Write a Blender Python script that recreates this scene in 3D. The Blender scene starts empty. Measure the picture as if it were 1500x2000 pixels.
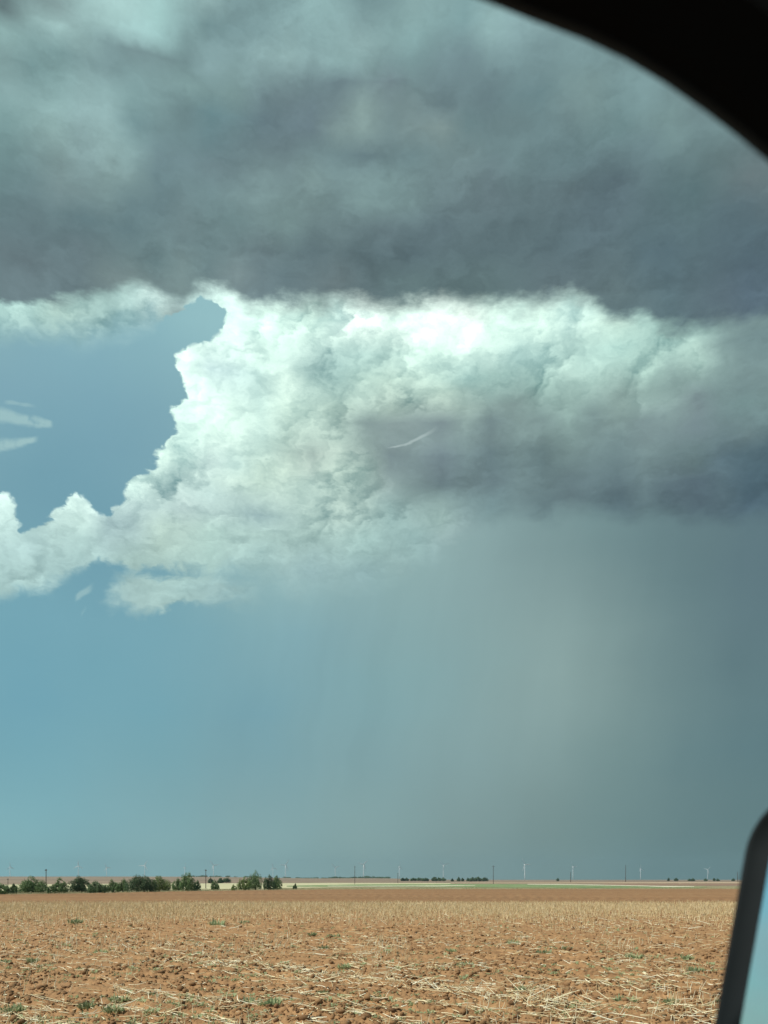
import bpy, math, random
import numpy as np
from mathutils import Vector, Matrix

random.seed(7)
RNG = np.random.default_rng(11)
S = bpy.context.scene
COL = S.collection
R = math.radians

# ------------------------------------------------------------------ camera
F = 1700.0            # focal length in photo pixels (photo 1500 wide)
CX, HZ = 750.0, 1718.0   # centre column and eye-level row
EYE = 2.8
cam_d = bpy.data.cameras.new("camera")
cam = bpy.data.objects.new("camera", cam_d)
COL.objects.link(cam)
cam.location = (0, 0, EYE)
cam.rotation_euler = (R(90), 0, 0)
cam_d.sensor_fit = 'HORIZONTAL'
cam_d.sensor_width = 36.0
cam_d.lens = 36.0 * F / 1500.0
cam_d.shift_y = (HZ - 1000.0) / 1500.0
cam_d.clip_start = 0.05
cam_d.clip_end = 60000
cam_d.dof.use_dof = True
cam_d.dof.focus_distance = 24.0
cam_d.dof.aperture_fstop = cam_d.lens / 8.0      # 8 mm wide aperture
S.camera = cam

S.view_settings.view_transform = 'Standard'
S.view_settings.look = 'None'
S.view_settings.exposure = 0.0
S.view_settings.gamma = 1.0
S.view_settings.use_curve_mapping = False
S.render.engine = 'CYCLES'
S.cycles.use_denoising = True
S.cycles.max_bounces = 6
S.cycles.diffuse_bounces = 3
S.cycles.transparent_max_bounces = 8
S.cycles.volume_bounces = 0


def lin(c):
    c = c / 255.0
    return c / 12.92 if c <= 0.04045 else ((c + 0.055) / 1.055) ** 2.4


# ------------------------------------------------------------------ sun
SUN_EL, SUN_AZ = 50.0, -112.0      # azimuth clockwise from +Y (the view direction)
sd = Vector((math.sin(R(SUN_AZ)) * math.cos(R(SUN_EL)), math.cos(R(SUN_AZ)) * math.cos(R(SUN_EL)), math.sin(R(SUN_EL))))
sun_d = bpy.data.lights.new("sun", 'SUN')
sun_d.energy = 4.6
sun_d.angle = R(0.5)
sun_d.color = (1.0, 0.955, 0.88)
sun = bpy.data.objects.new("sun", sun_d)
COL.objects.link(sun)
sun.rotation_euler = sd.to_track_quat('Z', 'Y').to_euler()


# ------------------------------------------------------------------ node helper
class NB:
    def __init__(self, tree):
        self.t = tree
        self.n = tree.nodes
        self.l = tree.links

    def put(self, sock, v):
        if isinstance(v, bpy.types.NodeSocket):
            self.l.new(v, sock)
        elif v is not None:
            sock.default_value = v

    def m(self, op, a, b=None, c=None, clamp=False):
        n = self.n.new('ShaderNodeMath')
        n.operation = op
        n.use_clamp = clamp
        self.put(n.inputs[0], a)
        self.put(n.inputs[1], b)
        self.put(n.inputs[2], c)
        return n.outputs[0]

    def vm(self, op, a, b=None, scale=None):
        n = self.n.new('ShaderNodeVectorMath')
        n.operation = op
        self.put(n.inputs[0], a)
        if b is not None:
            self.put(n.inputs[1], b)
        if scale is not None:
            self.put(n.inputs[3], scale)
        return n.outputs[0] if op not in ('DOT_PRODUCT', 'LENGTH') else n.outputs[1]

    def sm(self, x, a, b, smooth=True, lo=0.0, hi=1.0):
        n = self.n.new('ShaderNodeMapRange')
        n.interpolation_type = 'SMOOTHSTEP' if smooth else 'LINEAR'
        self.put(n.inputs[0], x)
        self.put(n.inputs[1], a)
        self.put(n.inputs[2], b)
        self.put(n.inputs[3], lo)
        self.put(n.inputs[4], hi)
        return n.outputs[0]

    def mix(self, f, a, b, blend='MIX'):
        n = self.n.new('ShaderNodeMix')
        n.data_type = 'RGBA'
        n.blend_type = blend
        n.clamp_factor = True
        self.put(n.inputs[0], f)
        self.put(n.inputs[6], a)
        self.put(n.inputs[7], b)
        return n.outputs[2]

    def mixf(self, f, a, b):
        n = self.n.new('ShaderNodeMix')
        n.data_type = 'FLOAT'
        self.put(n.inputs[0], f)
        self.put(n.inputs[2], a)
        self.put(n.inputs[3], b)
        return n.outputs[0]

    def noise(self, vec, scale, detail=4, rough=0.5, color=False, dist=0.0):
        n = self.n.new('ShaderNodeTexNoise')
        self.put(n.inputs['Vector'], vec)
        n.inputs['Scale'].default_value = scale
        n.inputs['Detail'].default_value = detail
        n.inputs['Roughness'].default_value = rough
        n.inputs['Distortion'].default_value = dist
        return n.outputs['Color'] if color else n.outputs[0]

    def voro(self, vec, scale, detail=3, rough=0.5, feature='F1', color=False):
        n = self.n.new('ShaderNodeTexVoronoi')
        n.feature = feature
        self.put(n.inputs['Vector'], vec)
        n.inputs['Scale'].default_value = scale
        if 'Detail' in n.inputs:
            n.inputs['Detail'].default_value = detail
            n.inputs['Roughness'].default_value = rough
        return n.outputs['Color'] if color else n.outputs['Distance']

    def comb(self, x, y, z):
        n = self.n.new('ShaderNodeCombineXYZ')
        self.put(n.inputs[0], x)
        self.put(n.inputs[1], y)
        self.put(n.inputs[2], z)
        return n.outputs[0]

    def sep(self, v):
        n = self.n.new('ShaderNodeSeparateXYZ')
        self.put(n.inputs[0], v)
        return n.outputs

    def ramp(self, f, stops, interp='LINEAR'):
        n = self.n.new('ShaderNodeValToRGB')
        cr = n.color_ramp
        cr.interpolation = interp
        self.put(n.inputs[0], f)
        cr.elements[0].position = stops[0][0]
        cr.elements[0].color = stops[0][1]
        cr.elements[1].position = stops[-1][0]
        cr.elements[1].color = stops[-1][1]
        for p, c in stops[1:-1]:
            e = cr.elements.new(p)
            e.color = c
        return n.outputs[0], n.outputs[1]


# ------------------------------------------------------------------ sky
# Storm sky described by direction: samples of cloud colour and of the clear / rainy sky
# behind it, given for view angles and resampled to azimuth and elevation tables.
CLOUD = """
40,600,155,195,190;100,620,165,200,190;200,585,150,185,180;240,610,150,190,188;290,585,205,245,235;340,600,130,150,152;380,585,190,230,222;470,580,200,240,228
500,620,205,250,232;600,620,195,235,218;650,605,185,225,215;700,620,228,255,240;800,610,220,255,238;800,660,225,255,238;900,640,232,255,240;960,612,205,245,228;1020,615,195,235,220;1050,635,210,250,230;1120,610,190,230,218;1200,638,180,215,200;1220,670,165,208,198;1300,660,160,200,190;1360,690,160,195,185;1430,670,125,150,150;1480,660,115,140,143
380,700,215,252,235;450,680,215,252,238;520,700,190,228,215;580,690,195,232,220;600,715,155,190,185;650,710,160,198,192;720,705,165,205,198;800,695,190,230,215;740,690,160,198,190;870,690,200,240,222;880,715,150,190,185;930,690,205,245,228;1000,690,165,205,198;1050,700,175,215,205;1150,700,168,208,198;1250,720,165,205,193;1350,700,160,195,185;1450,720,125,150,150
370,740,210,248,232;430,720,165,200,205;500,740,170,208,202;560,750,205,240,222;640,740,150,188,182;700,730,180,215,200;780,740,175,208,193;850,740,170,205,193;900,730,155,195,188;980,740,150,188,180;1050,750,155,192,182;1150,740,160,195,185;1250,750,140,168,162;1330,740,125,150,148;1450,750,118,142,143
360,800,205,245,230;420,800,210,248,230;500,800,168,205,198;540,800,200,235,215;600,800,180,212,198;680,800,165,195,182;760,795,155,180,170;850,780,172,200,185;920,790,150,175,167;1000,790,130,152,150;1100,790,145,175,168;1200,780,140,165,160;1280,780,155,185,178;1350,790,120,138,142;1450,790,118,145,145
350,860,200,240,225;430,850,205,242,225;500,850,175,210,200;560,850,170,200,188;640,850,160,188,178;700,830,130,150,150;780,830,125,142,145;850,820,118,135,140;950,830,112,132,135;1050,820,125,148,147;1150,820,122,145,145;1250,830,122,143,145;1350,840,120,140,145;1450,850,108,130,133
330,900,205,242,225;400,900,185,215,208;450,910,170,205,198;540,910,185,215,198;590,895,135,155,152;640,905,190,215,200;680,920,175,205,190;750,900,120,138,142;850,900,112,130,137;950,900,108,130,135;1050,900,103,125,128;1200,890,112,135,138;1350,880,105,128,130;1430,900,92,115,125;1480,900,75,100,112
260,940,195,232,220;340,950,175,205,200;400,960,165,198,195;440,950,190,220,205;520,950,180,210,195;600,950,180,210,198;680,950,165,195,185;750,950,145,168,165;850,950,105,125,130;950,950,100,120,125;1100,960,98,118,123;1200,950,90,110,117;1350,950,85,103,113;1480,950,75,98,110
20,975,200,235,225;20,1000,185,222,215;150,975,200,235,225;150,1000,190,225,215;280,1000,170,200,198;380,1000,165,192,190;450,985,155,185,183;520,1005,150,180,182;600,985,175,205,195;680,985,170,198,188;750,1005,145,178,175;850,1005,150,180,175;950,1000,118,145,148;1050,1010,100,123,128;1200,1000,90,112,120;1350,1000,83,103,113;1470,1000,80,102,115
50,1060,165,200,198;150,1050,170,205,200;230,1020,155,185,188;330,1040,180,210,195;420,1050,170,205,195;520,1050,165,198,190;600,1050,160,192,185;700,1060,155,190,185;800,1060,148,182,180;900,1050,145,172,172;1000,1050,132,158,160;1150,1050,110,138,140;1300,1060,98,125,128;1450,1050,90,115,123
50,1110,160,195,192;150,1110,155,190,188;280,1100,160,192,185;400,1090,160,195,188;500,1090,155,190,187;600,1110,145,178,180;700,1120,143,176,178;850,1110,142,172,173;1000,1120,135,162,162;1150,1120,112,140,142;1300,1110,97,124,128;1450,1110,90,113,122
30,1150,155,190,188;250,1150,150,182,180;350,1150,155,190,187;430,1150,148,182,182;30,812,150,190,192;30,868,150,192,195;80,820,140,182,188;165,1155,140,180,186
40,560,155,195,190;240,560,160,198,192;350,560,170,210,205;450,560,200,238,228;560,575,200,240,225;700,570,222,250,236;850,570,225,252,238;1000,570,200,240,225;1120,570,190,230,218;1250,600,165,205,195;1350,620,150,188,180;1450,620,125,150,150
"""
DECK = """
10,8,100,120,122;100,10,130,155,155;230,15,178,215,212;300,20,165,205,202;400,15,140,170,170;520,10,125,155,157;620,15,150,185,185;720,15,125,155,158;820,20,140,172,172;900,30,125,158,160
20,60,150,185,183;100,50,165,200,198;200,45,160,195,193;300,45,165,205,203;400,55,115,145,148;480,40,125,155,158;600,60,140,172,173;720,70,150,182,182;800,60,140,175,175;960,45,145,178,178;1020,60,135,165,167
20,110,130,160,160;80,115,115,148,150;200,100,118,145,148;280,110,113,137,140;350,115,112,138,140;420,110,135,165,167;550,115,150,182,182;680,110,145,178,178;800,110,125,155,157;900,110,115,140,145;1050,110,118,145,148;1150,120,120,148,150
20,170,140,172,172;100,170,135,168,168;180,190,150,183,183;250,170,130,162,163;350,165,128,158,158;450,170,118,145,145;550,180,107,128,133;650,180,103,123,130;750,165,115,135,140;850,190,103,125,130;950,190,105,128,133;1050,190,110,138,142;1150,180,125,152,152;1250,170,128,158,160;1350,200,115,140,142
20,250,125,158,158;100,240,152,185,183;190,230,150,182,182;260,250,115,145,148;350,230,105,130,133;420,240,100,130,135;520,230,103,125,132;600,230,105,125,133;660,235,125,148,148;715,225,140,165,162;780,240,115,138,140;840,235,130,150,148;900,250,105,130,133;1000,250,108,132,135;1100,230,115,140,142;1200,240,110,138,140;1300,240,118,145,145;1400,260,118,145,147
20,310,115,145,147;100,310,125,150,150;140,300,115,140,145;180,300,150,180,178;240,310,138,168,168;330,310,110,135,140;430,310,108,130,135;550,300,107,128,133;650,300,115,140,143;720,300,105,128,133;800,300,110,135,138;900,310,115,138,140;1000,300,110,135,138;1100,300,103,128,132;1250,290,108,133,137;1400,300,105,128,130
30,360,103,128,132;130,350,120,143,145;230,350,125,150,150;300,380,103,128,133;400,370,112,137,140;500,370,122,147,148;600,360,125,150,150;700,380,132,160,160;780,380,130,158,158;850,370,108,130,133;950,370,105,125,130;1100,370,98,118,123;1200,360,93,113,120;1350,370,93,118,122;1470,350,108,125,128
50,440,103,125,130;150,440,100,125,130;250,430,100,125,130;350,440,112,135,138;450,440,108,133,135;550,430,118,143,143;650,440,108,130,133;750,440,102,122,127;850,440,97,117,123;1000,440,93,113,118;1150,430,93,113,120;1300,440,90,112,118;1450,430,90,112,120
50,500,102,120,125;150,500,103,122,127;300,500,105,130,133;400,510,108,132,135;500,500,108,128,132;600,500,95,115,120;700,500,93,113,118;800,500,92,112,118;950,500,92,112,117;1100,490,90,110,116;1300,500,88,110,118;1470,490,85,105,115
50,560,108,128,133;150,560,105,125,130;250,548,125,145,145;350,545,125,148,148;450,545,125,145,147;550,545,98,118,123;650,550,105,122,125;800,555,98,120,122;950,565,98,120,122;1100,565,100,118,123;1200,575,98,118,122;1300,590,92,115,122;1400,590,90,108,118;1480,570,88,107,120
1300,618,100,120,123;1400,625,100,125,128;1480,610,100,125,128;520,572,110,130,135;100,610,105,125,130;300,620,115,135,140;500,600,105,125,130;700,600,100,120,124;900,610,98,120,122;1100,610,100,120,124;1200,640,98,120,124
"""
CLEAR = """
20,600,140,180,186;150,660,135,178,190;300,660,130,175,188;400,620,150,193,198;372,612,150,193,198;425,608,150,193,198;330,650,143,185,192;250,668,141,183,191;50,720,125,165,180;200,740,122,165,182;300,760,125,167,182;200,850,119,162,178;100,930,113,158,174;250,880,119,162,178;150,940,112,158,174
200,1060,108,155,172;100,1190,120,170,185;20,1220,118,170,185;250,1210,120,168,182;300,1240,118,168,182;500,1180,125,170,180;200,1120,112,160,176
50,1300,112,165,182;200,1300,113,165,180;400,1250,118,165,178;600,1150,140,175,178;600,1250,120,165,178;700,1200,130,165,172;800,1150,140,172,173;900,1150,138,168,170;1000,1150,135,162,162;1100,1150,130,155,155;1200,1150,115,140,142;1350,1150,95,122,128;1470,1150,88,112,122
50,1400,112,165,183;300,1400,113,165,180;500,1400,113,160,175;700,1350,125,167,173;800,1300,131,170,173;850,1300,132,165,168;1000,1300,139,167,166;1100,1300,144,170,167;1200,1300,124,148,147;1300,1300,105,132,135;1450,1300,88,115,122
50,1500,118,170,182;300,1500,120,168,178;500,1500,122,162,170;700,1500,125,158,162;900,1450,133,162,164;900,1520,133,162,163;700,1450,128,164,170;1050,1450,132,157,156;1200,1450,110,138,138;1350,1450,95,125,130;1470,1450,88,118,125
50,1600,130,178,187;300,1600,134,175,181;500,1600,136,170,173;700,1600,136,166,165;900,1600,128,150,148;1050,1600,120,142,140;1200,1600,110,138,138;1350,1600,98,125,128;1480,1600,92,120,123
50,1690,144,195,199;300,1690,147,189,191;500,1690,147,181,180;700,1690,140,168,165;900,1690,131,155,152;1100,1690,118,142,138;1300,1690,97,124,124;1450,1690,92,118,118;1050,1200,142,168,167;1100,1250,145,171,168;1080,1350,144,169,166;1000,1400,140,167,166;1150,1350,135,160,158;950,1250,139,170,170;860,1400,134,168,170;1200,1220,124,150,150
750,1000,152,185,182;850,1020,148,180,178;550,1060,158,190,186;650,1050,157,190,186;750,1060,150,184,181;850,1060,146,176,175;600,1110,150,183,183;700,1120,144,177,178;800,1120,142,174,174;480,1130,140,178,182;950,1030,134,160,162;1050,1035,120,147,149;1150,1040,110,138,140;1250,1045,103,130,135;1350,1050,97,122,128;1470,1050,91,116,125;900,1080,142,170,170;1050,1090,125,150,152;1300,1110,98,126,130
"""
OUTLINES = [
    [(-400, -900), (2200, -900), (2200, 1030), (1500, 1024), (1300, 1018), (1110, 1006), (1062, 1018), (1000, 1008), (940, 1010), (900, 1060), (850, 1105),
     (720, 1135), (600, 1145), (480, 1120), (330, 1112), (290, 1118), (225, 1106),
     (190, 1112), (150, 1132), (100, 1155), (50, 1165), (20, 1172), (-60, 1178), (-400, 1180), (-400, 930), (-60, 950),
     (10, 957), (30, 968), (44, 1000), (42, 1032), (58, 1022), (80, 1008), (100, 1000), (122, 988), (132, 965),
     (150, 958), (166, 970), (180, 985), (208, 998), (220, 972), (234, 966), (236, 948), (244, 934), (262, 930),
     (278, 917), (308, 914), (300, 886), (304, 872), (320, 854), (338, 842), (341, 818), (330, 802), (330, 786),
     (346, 776), (354, 758), (350, 735), (342, 712), (338, 690), (344, 674), (388, 666), (410, 650), (432, 626),
     (434, 606), (415, 596), (380, 598), (358, 608), (350, 628), (338, 634), (300, 622), (240, 642), (170, 664), (60, 655),
     (-60, 662), (-400, 660)],
    [(192, 1172), (216, 1126), (244, 1108), (300, 1120), (345, 1112), (400, 1114), (480, 1136), (506, 1160), (450, 1184),
     (345, 1186), (302, 1200), (258, 1204), (208, 1188)],
]


def parse(txt):
    v = [[float(q) for q in s.split(',')] for line in txt.strip().splitlines() for s in line.split(';')]
    a = np.array(v)
    c = a[:, 2:] / 255.0
    a[:, 2:] = np.where(c <= 0.04045, c / 12.92, ((c + 0.055) / 1.055) ** 2.4)
    return a


def shepard(a, x, y, p=1.9, eps=14.0, ky=1.0):
    d2 = (a[None, :, 0] - x[:, None]) ** 2 + ky * (a[None, :, 1] - y[:, None]) ** 2 + eps ** 2
    w = d2 ** (-p)
    w /= w.sum(1, keepdims=True)
    return w @ a[:, 2:]


def sdf(x, y):
    best = np.full(x.shape, -1e9)
    for poly in OUTLINES:
        P = np.array(poly, float)
        dmin = np.full(x.shape, 1e9)
        inside = np.zeros(x.shape, bool)
        for i in range(len(P)):
            a, b = P[i], P[(i + 1) % len(P)]
            e = b - a
            t = np.clip(((x - a[0]) * e[0] + (y - a[1]) * e[1]) / (e @ e), 0, 1)
            dmin = np.minimum(dmin, np.hypot(x - a[0] - t * e[0], y - a[1] - t * e[1]))
            c = ((a[1] > y) != (b[1] > y))
            with np.errstate(divide='ignore', invalid='ignore'):
                xi = a[0] + (y - a[1]) * e[0] / (e[1] if e[1] else 1e-9)
            inside ^= c & (x < xi)
        best = np.maximum(best, np.where(inside, dmin, -dmin))
    return best


def px_az(px):
    return math.degrees(math.atan((px - CX) / F))


def build_table(nb, az, el, cols_px, rows_py, fn):
    """Colour (with alpha) as a function of azimuth and elevation, in degrees."""
    azs = [px_az(p) for p in cols_px]
    els = sorted(math.degrees(math.atan((HZ - p) / F)) for p in rows_py)
    a0, a1 = azs[0], azs[-1]
    g = bpy.data.node_groups.new('sky_table', 'ShaderNodeTree')
    for nm in ('azimuth', 'elevation'):
        g.interface.new_socket(nm, in_out='INPUT', socket_type='NodeSocketFloat')
    g.interface.new_socket('colour', in_out='OUTPUT', socket_type='NodeSocketColor')
    gb = NB(g)
    ramps = []
    A = np.radians(np.array(azs))
    for e in els:
        c = fn(CX + F * np.tan(A), HZ - F * np.tan(math.radians(e)) / np.cos(A))
        gb.ramp(None, [((z - a0) / (a1 - a0), tuple(float(q) for q in c[i])) for i, z in enumerate(azs)])
        ramps.append(gb.n[-1])
    gi = gb.n.new('NodeGroupInput')
    go = gb.n.new('NodeGroupOutput')
    fac = gb.sm(gi.outputs[0], a0, a1, smooth=False)
    out = None
    for k, e in enumerate(els):
        gb.l.new(fac, ramps[k].inputs[0])
        out = ramps[k].outputs[0] if out is None else gb.mix(gb.sm(gi.outputs[1], els[k - 1], e, smooth=False), out, ramps[k].outputs[0])
    gb.l.new(out, go.inputs[0])
    n = nb.n.new('ShaderNodeGroup')
    n.node_tree = g
    nb.put(n.inputs[0], az)
    nb.put(n.inputs[1], el)
    return n.outputs[0]


world = bpy.data.worlds.new("World")
S.world = world
world.use_nodes = True
wt = world.node_tree
wt.nodes.clear()
nb = NB(wt)
tc = nb.n.new('ShaderNodeTexCoord')
D = tc.outputs['Generated']
D = nb.vm('NORMALIZE', D)
dx, dy, dz = nb.sep(D)
DEG = 180 / math.pi
az0 = nb.m('MULTIPLY', nb.m('ARCTAN2', dx, dy), DEG)
el0 = nb.m('MULTIPLY', nb.m('ARCSINE', dz), DEG)
# turbulence of the cloud masses (broad, then fine)
rain = nb.sm(el0, 23.5, 17.5)              # 1 under the cloud base
w1 = nb.vm('SUBTRACT', nb.noise(nb.vm('MULTIPLY', D, (1, 1, 2.3)), 8, 5, 0.52, color=True), (0.5, 0.5, 0.5))
w2 = nb.vm('SUBTRACT', nb.noise(nb.vm('MULTIPLY', D, (1, 1, 1.9)), 30, 4, 0.6, color=True), (0.5, 0.5, 0.5))
w1x, w1y, w1z = nb.sep(w1)
w2x, w2y, w2z = nb.sep(w2)
wamp = nb.mixf(rain, 1.0, 0.25)
az = nb.m('ADD', az0, nb.m('MULTIPLY', nb.m('ADD', nb.m('MULTIPLY', w1x, 1.0), nb.m('MULTIPLY', w2x, 1.0)), wamp))
el = nb.m('ADD', el0, nb.m('MULTIPLY', nb.m('ADD', nb.m('MULTIPLY', w1z, 0.4), nb.m('MULTIPLY', w2z, 0.55)), wamp))

CA, CB, CD = parse(CLOUD), parse(CLEAR), parse(DECK)
_l = CA[:, 2:].mean(1, keepdims=True)
_k = np.clip((_l - 0.3) / 0.5, 0, 1) * 0.3
CA[:, 2:] = (CA[:, 2:] * (1 - _k) + _l * _k) * (1 + 0.30 * np.clip((_l - 0.3) / 0.4, 0, 1))


def f_cloud(X, Y):
    c = shepard(CA, X, Y, p=1.8, eps=17.0)
    return np.concatenate([c, np.ones((len(X), 1))], 1)


def f_mask(X, Y):
    s = np.clip(sdf(X, Y) / 160.0 + 0.5, 0, 1)
    soft = np.where(X < 735, 1 / (1 + np.exp(-(X - 470) / 45.0)), 0.42) * (Y > np.where(X < 735, 1020, 940))
    soft = np.maximum(soft, 0.8 * ((X < 320) & (Y > 590) & (Y < 740)))
    soft = np.maximum(soft, 0.2 * ((X < 320) & (Y > 1100)))
    return np.stack([s, soft, s * 0, s * 0 + 1], 1)


def f_deck(X, Y):
    c = shepard(CD, X, Y)
    return np.concatenate([c, np.ones((len(X), 1))], 1)


def f_clear(X, Y):
    c = shepard(CB, X, Y, p=1.6, eps=75.0)
    return np.concatenate([c, np.ones((len(X), 1))], 1)


colsA = [-40 + 50 * i for i in range(32)]
rowsD = [-60, 0, 40, 80, 120, 160, 205, 250, 300, 350, 400, 450, 500, 550, 600, 650]
deck_c = build_table(nb, az, el, colsA, rowsD, f_deck)
rowsA = [560, 590, 615, 640, 665, 690, 715, 740, 770, 800, 830, 860, 890, 920, 950, 985, 1015, 1050, 1085, 1120, 1155, 1200]
tower_c = build_table(nb, az, el, colsA, rowsA, f_cloud)
# the level lower edge of the dark deck
DE = [(-400, 590), (0, 588), (60, 591), (120, 589), (165, 576), (225, 567), (285, 566), (315, 585), (345, 606), (368, 590), (400, 570), (450, 572),
      (490, 585), (560, 592), (620, 592), (670, 588), (730, 599), (800, 596), (860, 590), (920, 596), (975, 603), (1040, 597), (1090, 586), (1130, 585),
      (1165, 600), (1195, 626), (1225, 630), (1255, 617), (1290, 640), (1370, 640), (1430, 628), (1500, 618), (2000, 612)]
fc = nb.n.new('ShaderNodeFloatCurve')
cv = fc.mapping.curves[0]
A0, A1 = px_az(-400), px_az(2000)
E0, E1 = 29.0, 35.5
for i_, (a_, b_) in enumerate(DE):
    px_, py_ = (px_az(a_) - A0) / (A1 - A0), (math.degrees(math.atan((HZ - b_) / F * math.cos(R(px_az(a_))))) - E0) / (E1 - E0)
    if i_ == 0:
        cv.points[0].location = (px_, py_)
    elif i_ == len(DE) - 1:
        cv.points[-1].location = (px_, py_)
    else:
        cv.points.new(px_, py_)
fc.mapping.update()
fc.inputs[0].default_value = 1.0
nb.l.new(nb.sm(nb.m('ADD', az0, nb.m('MULTIPLY', w2x, 1.0)), A0, A1, smooth=False), fc.inputs[1])
dedge = nb.m('MULTIPLY_ADD', fc.outputs[0], E1 - E0, E0)
fr = nb.m('SUBTRACT', nb.noise(nb.vm('MULTIPLY', D, (1, 1, 2.4)), 19, 7, 0.62), 0.5)
dsoft = nb.sm(nb.noise(D, 6, 3, 0.5), 0.35, 0.65, True, 0.22, 0.85)
ddist = nb.m('ADD', nb.m('SUBTRACT', el0, dedge), nb.m('MULTIPLY', fr, 2.5))
dmask = nb.sm(ddist, nb.m('MULTIPLY', dsoft, -1.0), dsoft)
cloud_c = nb.mix(dmask, tower_c, deck_c)
colsM = [-30 + 22 * i for i in range(20)] + [420, 460, 510, 600, 700, 800, 900, 1000, 1060, 1120, 1300, 1530]
rowsM = [560] + [586 + 22 * i for i in range(29)] + [1230, 1300]
# the outline is kept sharp: only slight fine turbulence
azm = nb.m('ADD', az0, nb.m('MULTIPLY', w2x, 0.55))
elm = nb.m('ADD', el0, nb.m('MULTIPLY', w2z, 0.55))
mask_c = build_table(nb, azm, elm, colsM, rowsM, f_mask)
ms, msoft, _ = nb.sep(mask_c)
colsC = [-40 + 57 * i for i in range(29)]
rowsC = [560, 650, 740, 830, 920, 975, 1020, 1080, 1160, 1240, 1320, 1400, 1480, 1560, 1640, 1700, 1740]
azc = nb.m('ADD', az0, nb.m('MULTIPLY', w1x, 2.5))
clear_c = build_table(nb, azc, el0, colsC, rowsC, f_clear)

# billows: relief of heaped cloud, lit from the upper left
Dw = nb.vm('ADD', D, nb.vm('SCALE', w2, scale=0.05))
Lo = (-0.0035, 0.0, 0.0045)


def puffs(v, scale):
    d = nb.voro(v, scale, 0)
    return nb.m('MULTIPLY', d, d)


OCT = ((6.5, 3.6), (15, 1.9), (34, 0.75), (80, 0.14))
Dl = nb.vm('ADD', Dw, Lo)
emb = occ = None
for sc_, wg in OCT:
    p0, p1 = puffs(Dw, sc_), puffs(Dl, sc_)
    df = nb.m('MULTIPLY', nb.m('SUBTRACT', p1, p0), wg)     # >0 on the side turned to the light
    emb = df if emb is None else nb.m('ADD', emb, df)
    oc = nb.m('MULTIPLY', nb.m('SUBTRACT', 0.25, p0), 0.12)
    occ = oc if occ is None else nb.m('ADD', occ, oc)
Da = nb.vm('MULTIPLY', Dw, (1, 1, 2.0))
n0 = nb.noise(Da, 15, 7, 0.58)
n1 = nb.noise(nb.vm('ADD', Da, (-0.010, 0, 0.016)), 15, 7, 0.58)
embn = nb.m('SUBTRACT', n0, n1)
# cloud edge
hf = nb.voro(Dw, 27, 2, 0.5)
edge = nb.m('ADD', ms, nb.m('MULTIPLY', nb.m('SUBTRACT', 0.55, hf), 0.15))
edge = nb.m('ADD', edge, nb.m('MULTIPLY', nb.m('SUBTRACT', nb.noise(Dw, 60, 6, 0.6), 0.5), 0.05))
wd = nb.mixf(msoft, 0.026, 0.36)
cmask = nb.sm(edge, nb.m('SUBTRACT', 0.5, wd), nb.m('ADD', 0.5, wd))
# texture strength follows how bright (sunlit, firm) the cloud is
lum = nb.vm('DOT_PRODUCT', cloud_c, (0.3, 0.5, 0.2))
firm = nb.sm(lum, 0.22, 0.55)
firm = nb.m('MULTIPLY', firm, nb.m('SUBTRACT', 1.0, dmask))
low = nb.sm(el0, 20.5, 23.0)
firm = nb.m('MULTIPLY', firm, nb.mixf(low, 0.55, 1.0))
patch = nb.sm(nb.noise(D, 7, 3, 0.5), 0.38, 0.6)
streak = nb.noise(nb.vm('MULTIPLY', Dw, (1.0, 1.0, 2.0)), 8, 5, 0.5)
gain = nb.m('ADD', 1.0, nb.m('MULTIPLY', nb.m('MULTIPLY', nb.m('ADD', emb, occ), firm), nb.mixf(patch, 0.3, 1.0)))
gain = nb.m('ADD', gain, nb.m('MULTIPLY', nb.m('MULTIPLY', embn, nb.mixf(firm, 0.85, 1.2)), nb.mixf(patch, 1.0, 0.6)))
gain = nb.m('ADD', gain, nb.m('MULTIPLY', nb.m('SUBTRACT', streak, 0.5), nb.mixf(rain, 0.36, 0.10)))
gdev = nb.m('SUBTRACT', gain, 1.0)            # shaded sides go cooler, lit sides warmer
cloud_l = nb.vm('MULTIPLY', cloud_c, nb.comb(nb.m('MULTIPLY_ADD', gdev, nb.mixf(firm, 1.0, 1.2), 1.0), gain, nb.m('MULTIPLY_ADD', gdev, nb.mixf(firm, 1.0, 0.92), 1.0)))
# rain shafts: faint near-vertical streaks
shaft_v = nb.comb(nb.m('ADD', nb.m('MULTIPLY', nb.m('ADD', az0, nb.m('MULTIPLY', w1x, 2.0)), 0.26), nb.m('MULTIPLY', el0, -0.05)), nb.m('MULTIPLY', el0, 0.018), 3.0)
shaft = nb.m('SUBTRACT', nb.noise(shaft_v, 1.2, 5, 0.6), 0.5)
sh_amp = nb.m('MULTIPLY', nb.sm(el0, 2, 9), nb.m('MULTIPLY', nb.sm(az0, -16, -5), nb.sm(az0, 12, -2, True, 0.45, 1.0)))
soft_n = nb.m('SUBTRACT', nb.noise(D, 5, 4, 0.5), 0.5)
clear_g = nb.m('ADD', 1.0, nb.m('ADD', nb.m('MULTIPLY', nb.m('MULTIPLY', shaft, 0.24), sh_amp), nb.m('MULTIPLY', soft_n, 0.12)))
clear_l = nb.vm('SCALE', clear_c, scale=clear_g)
storm = nb.mix(cmask, clear_l, cloud_l)
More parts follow.
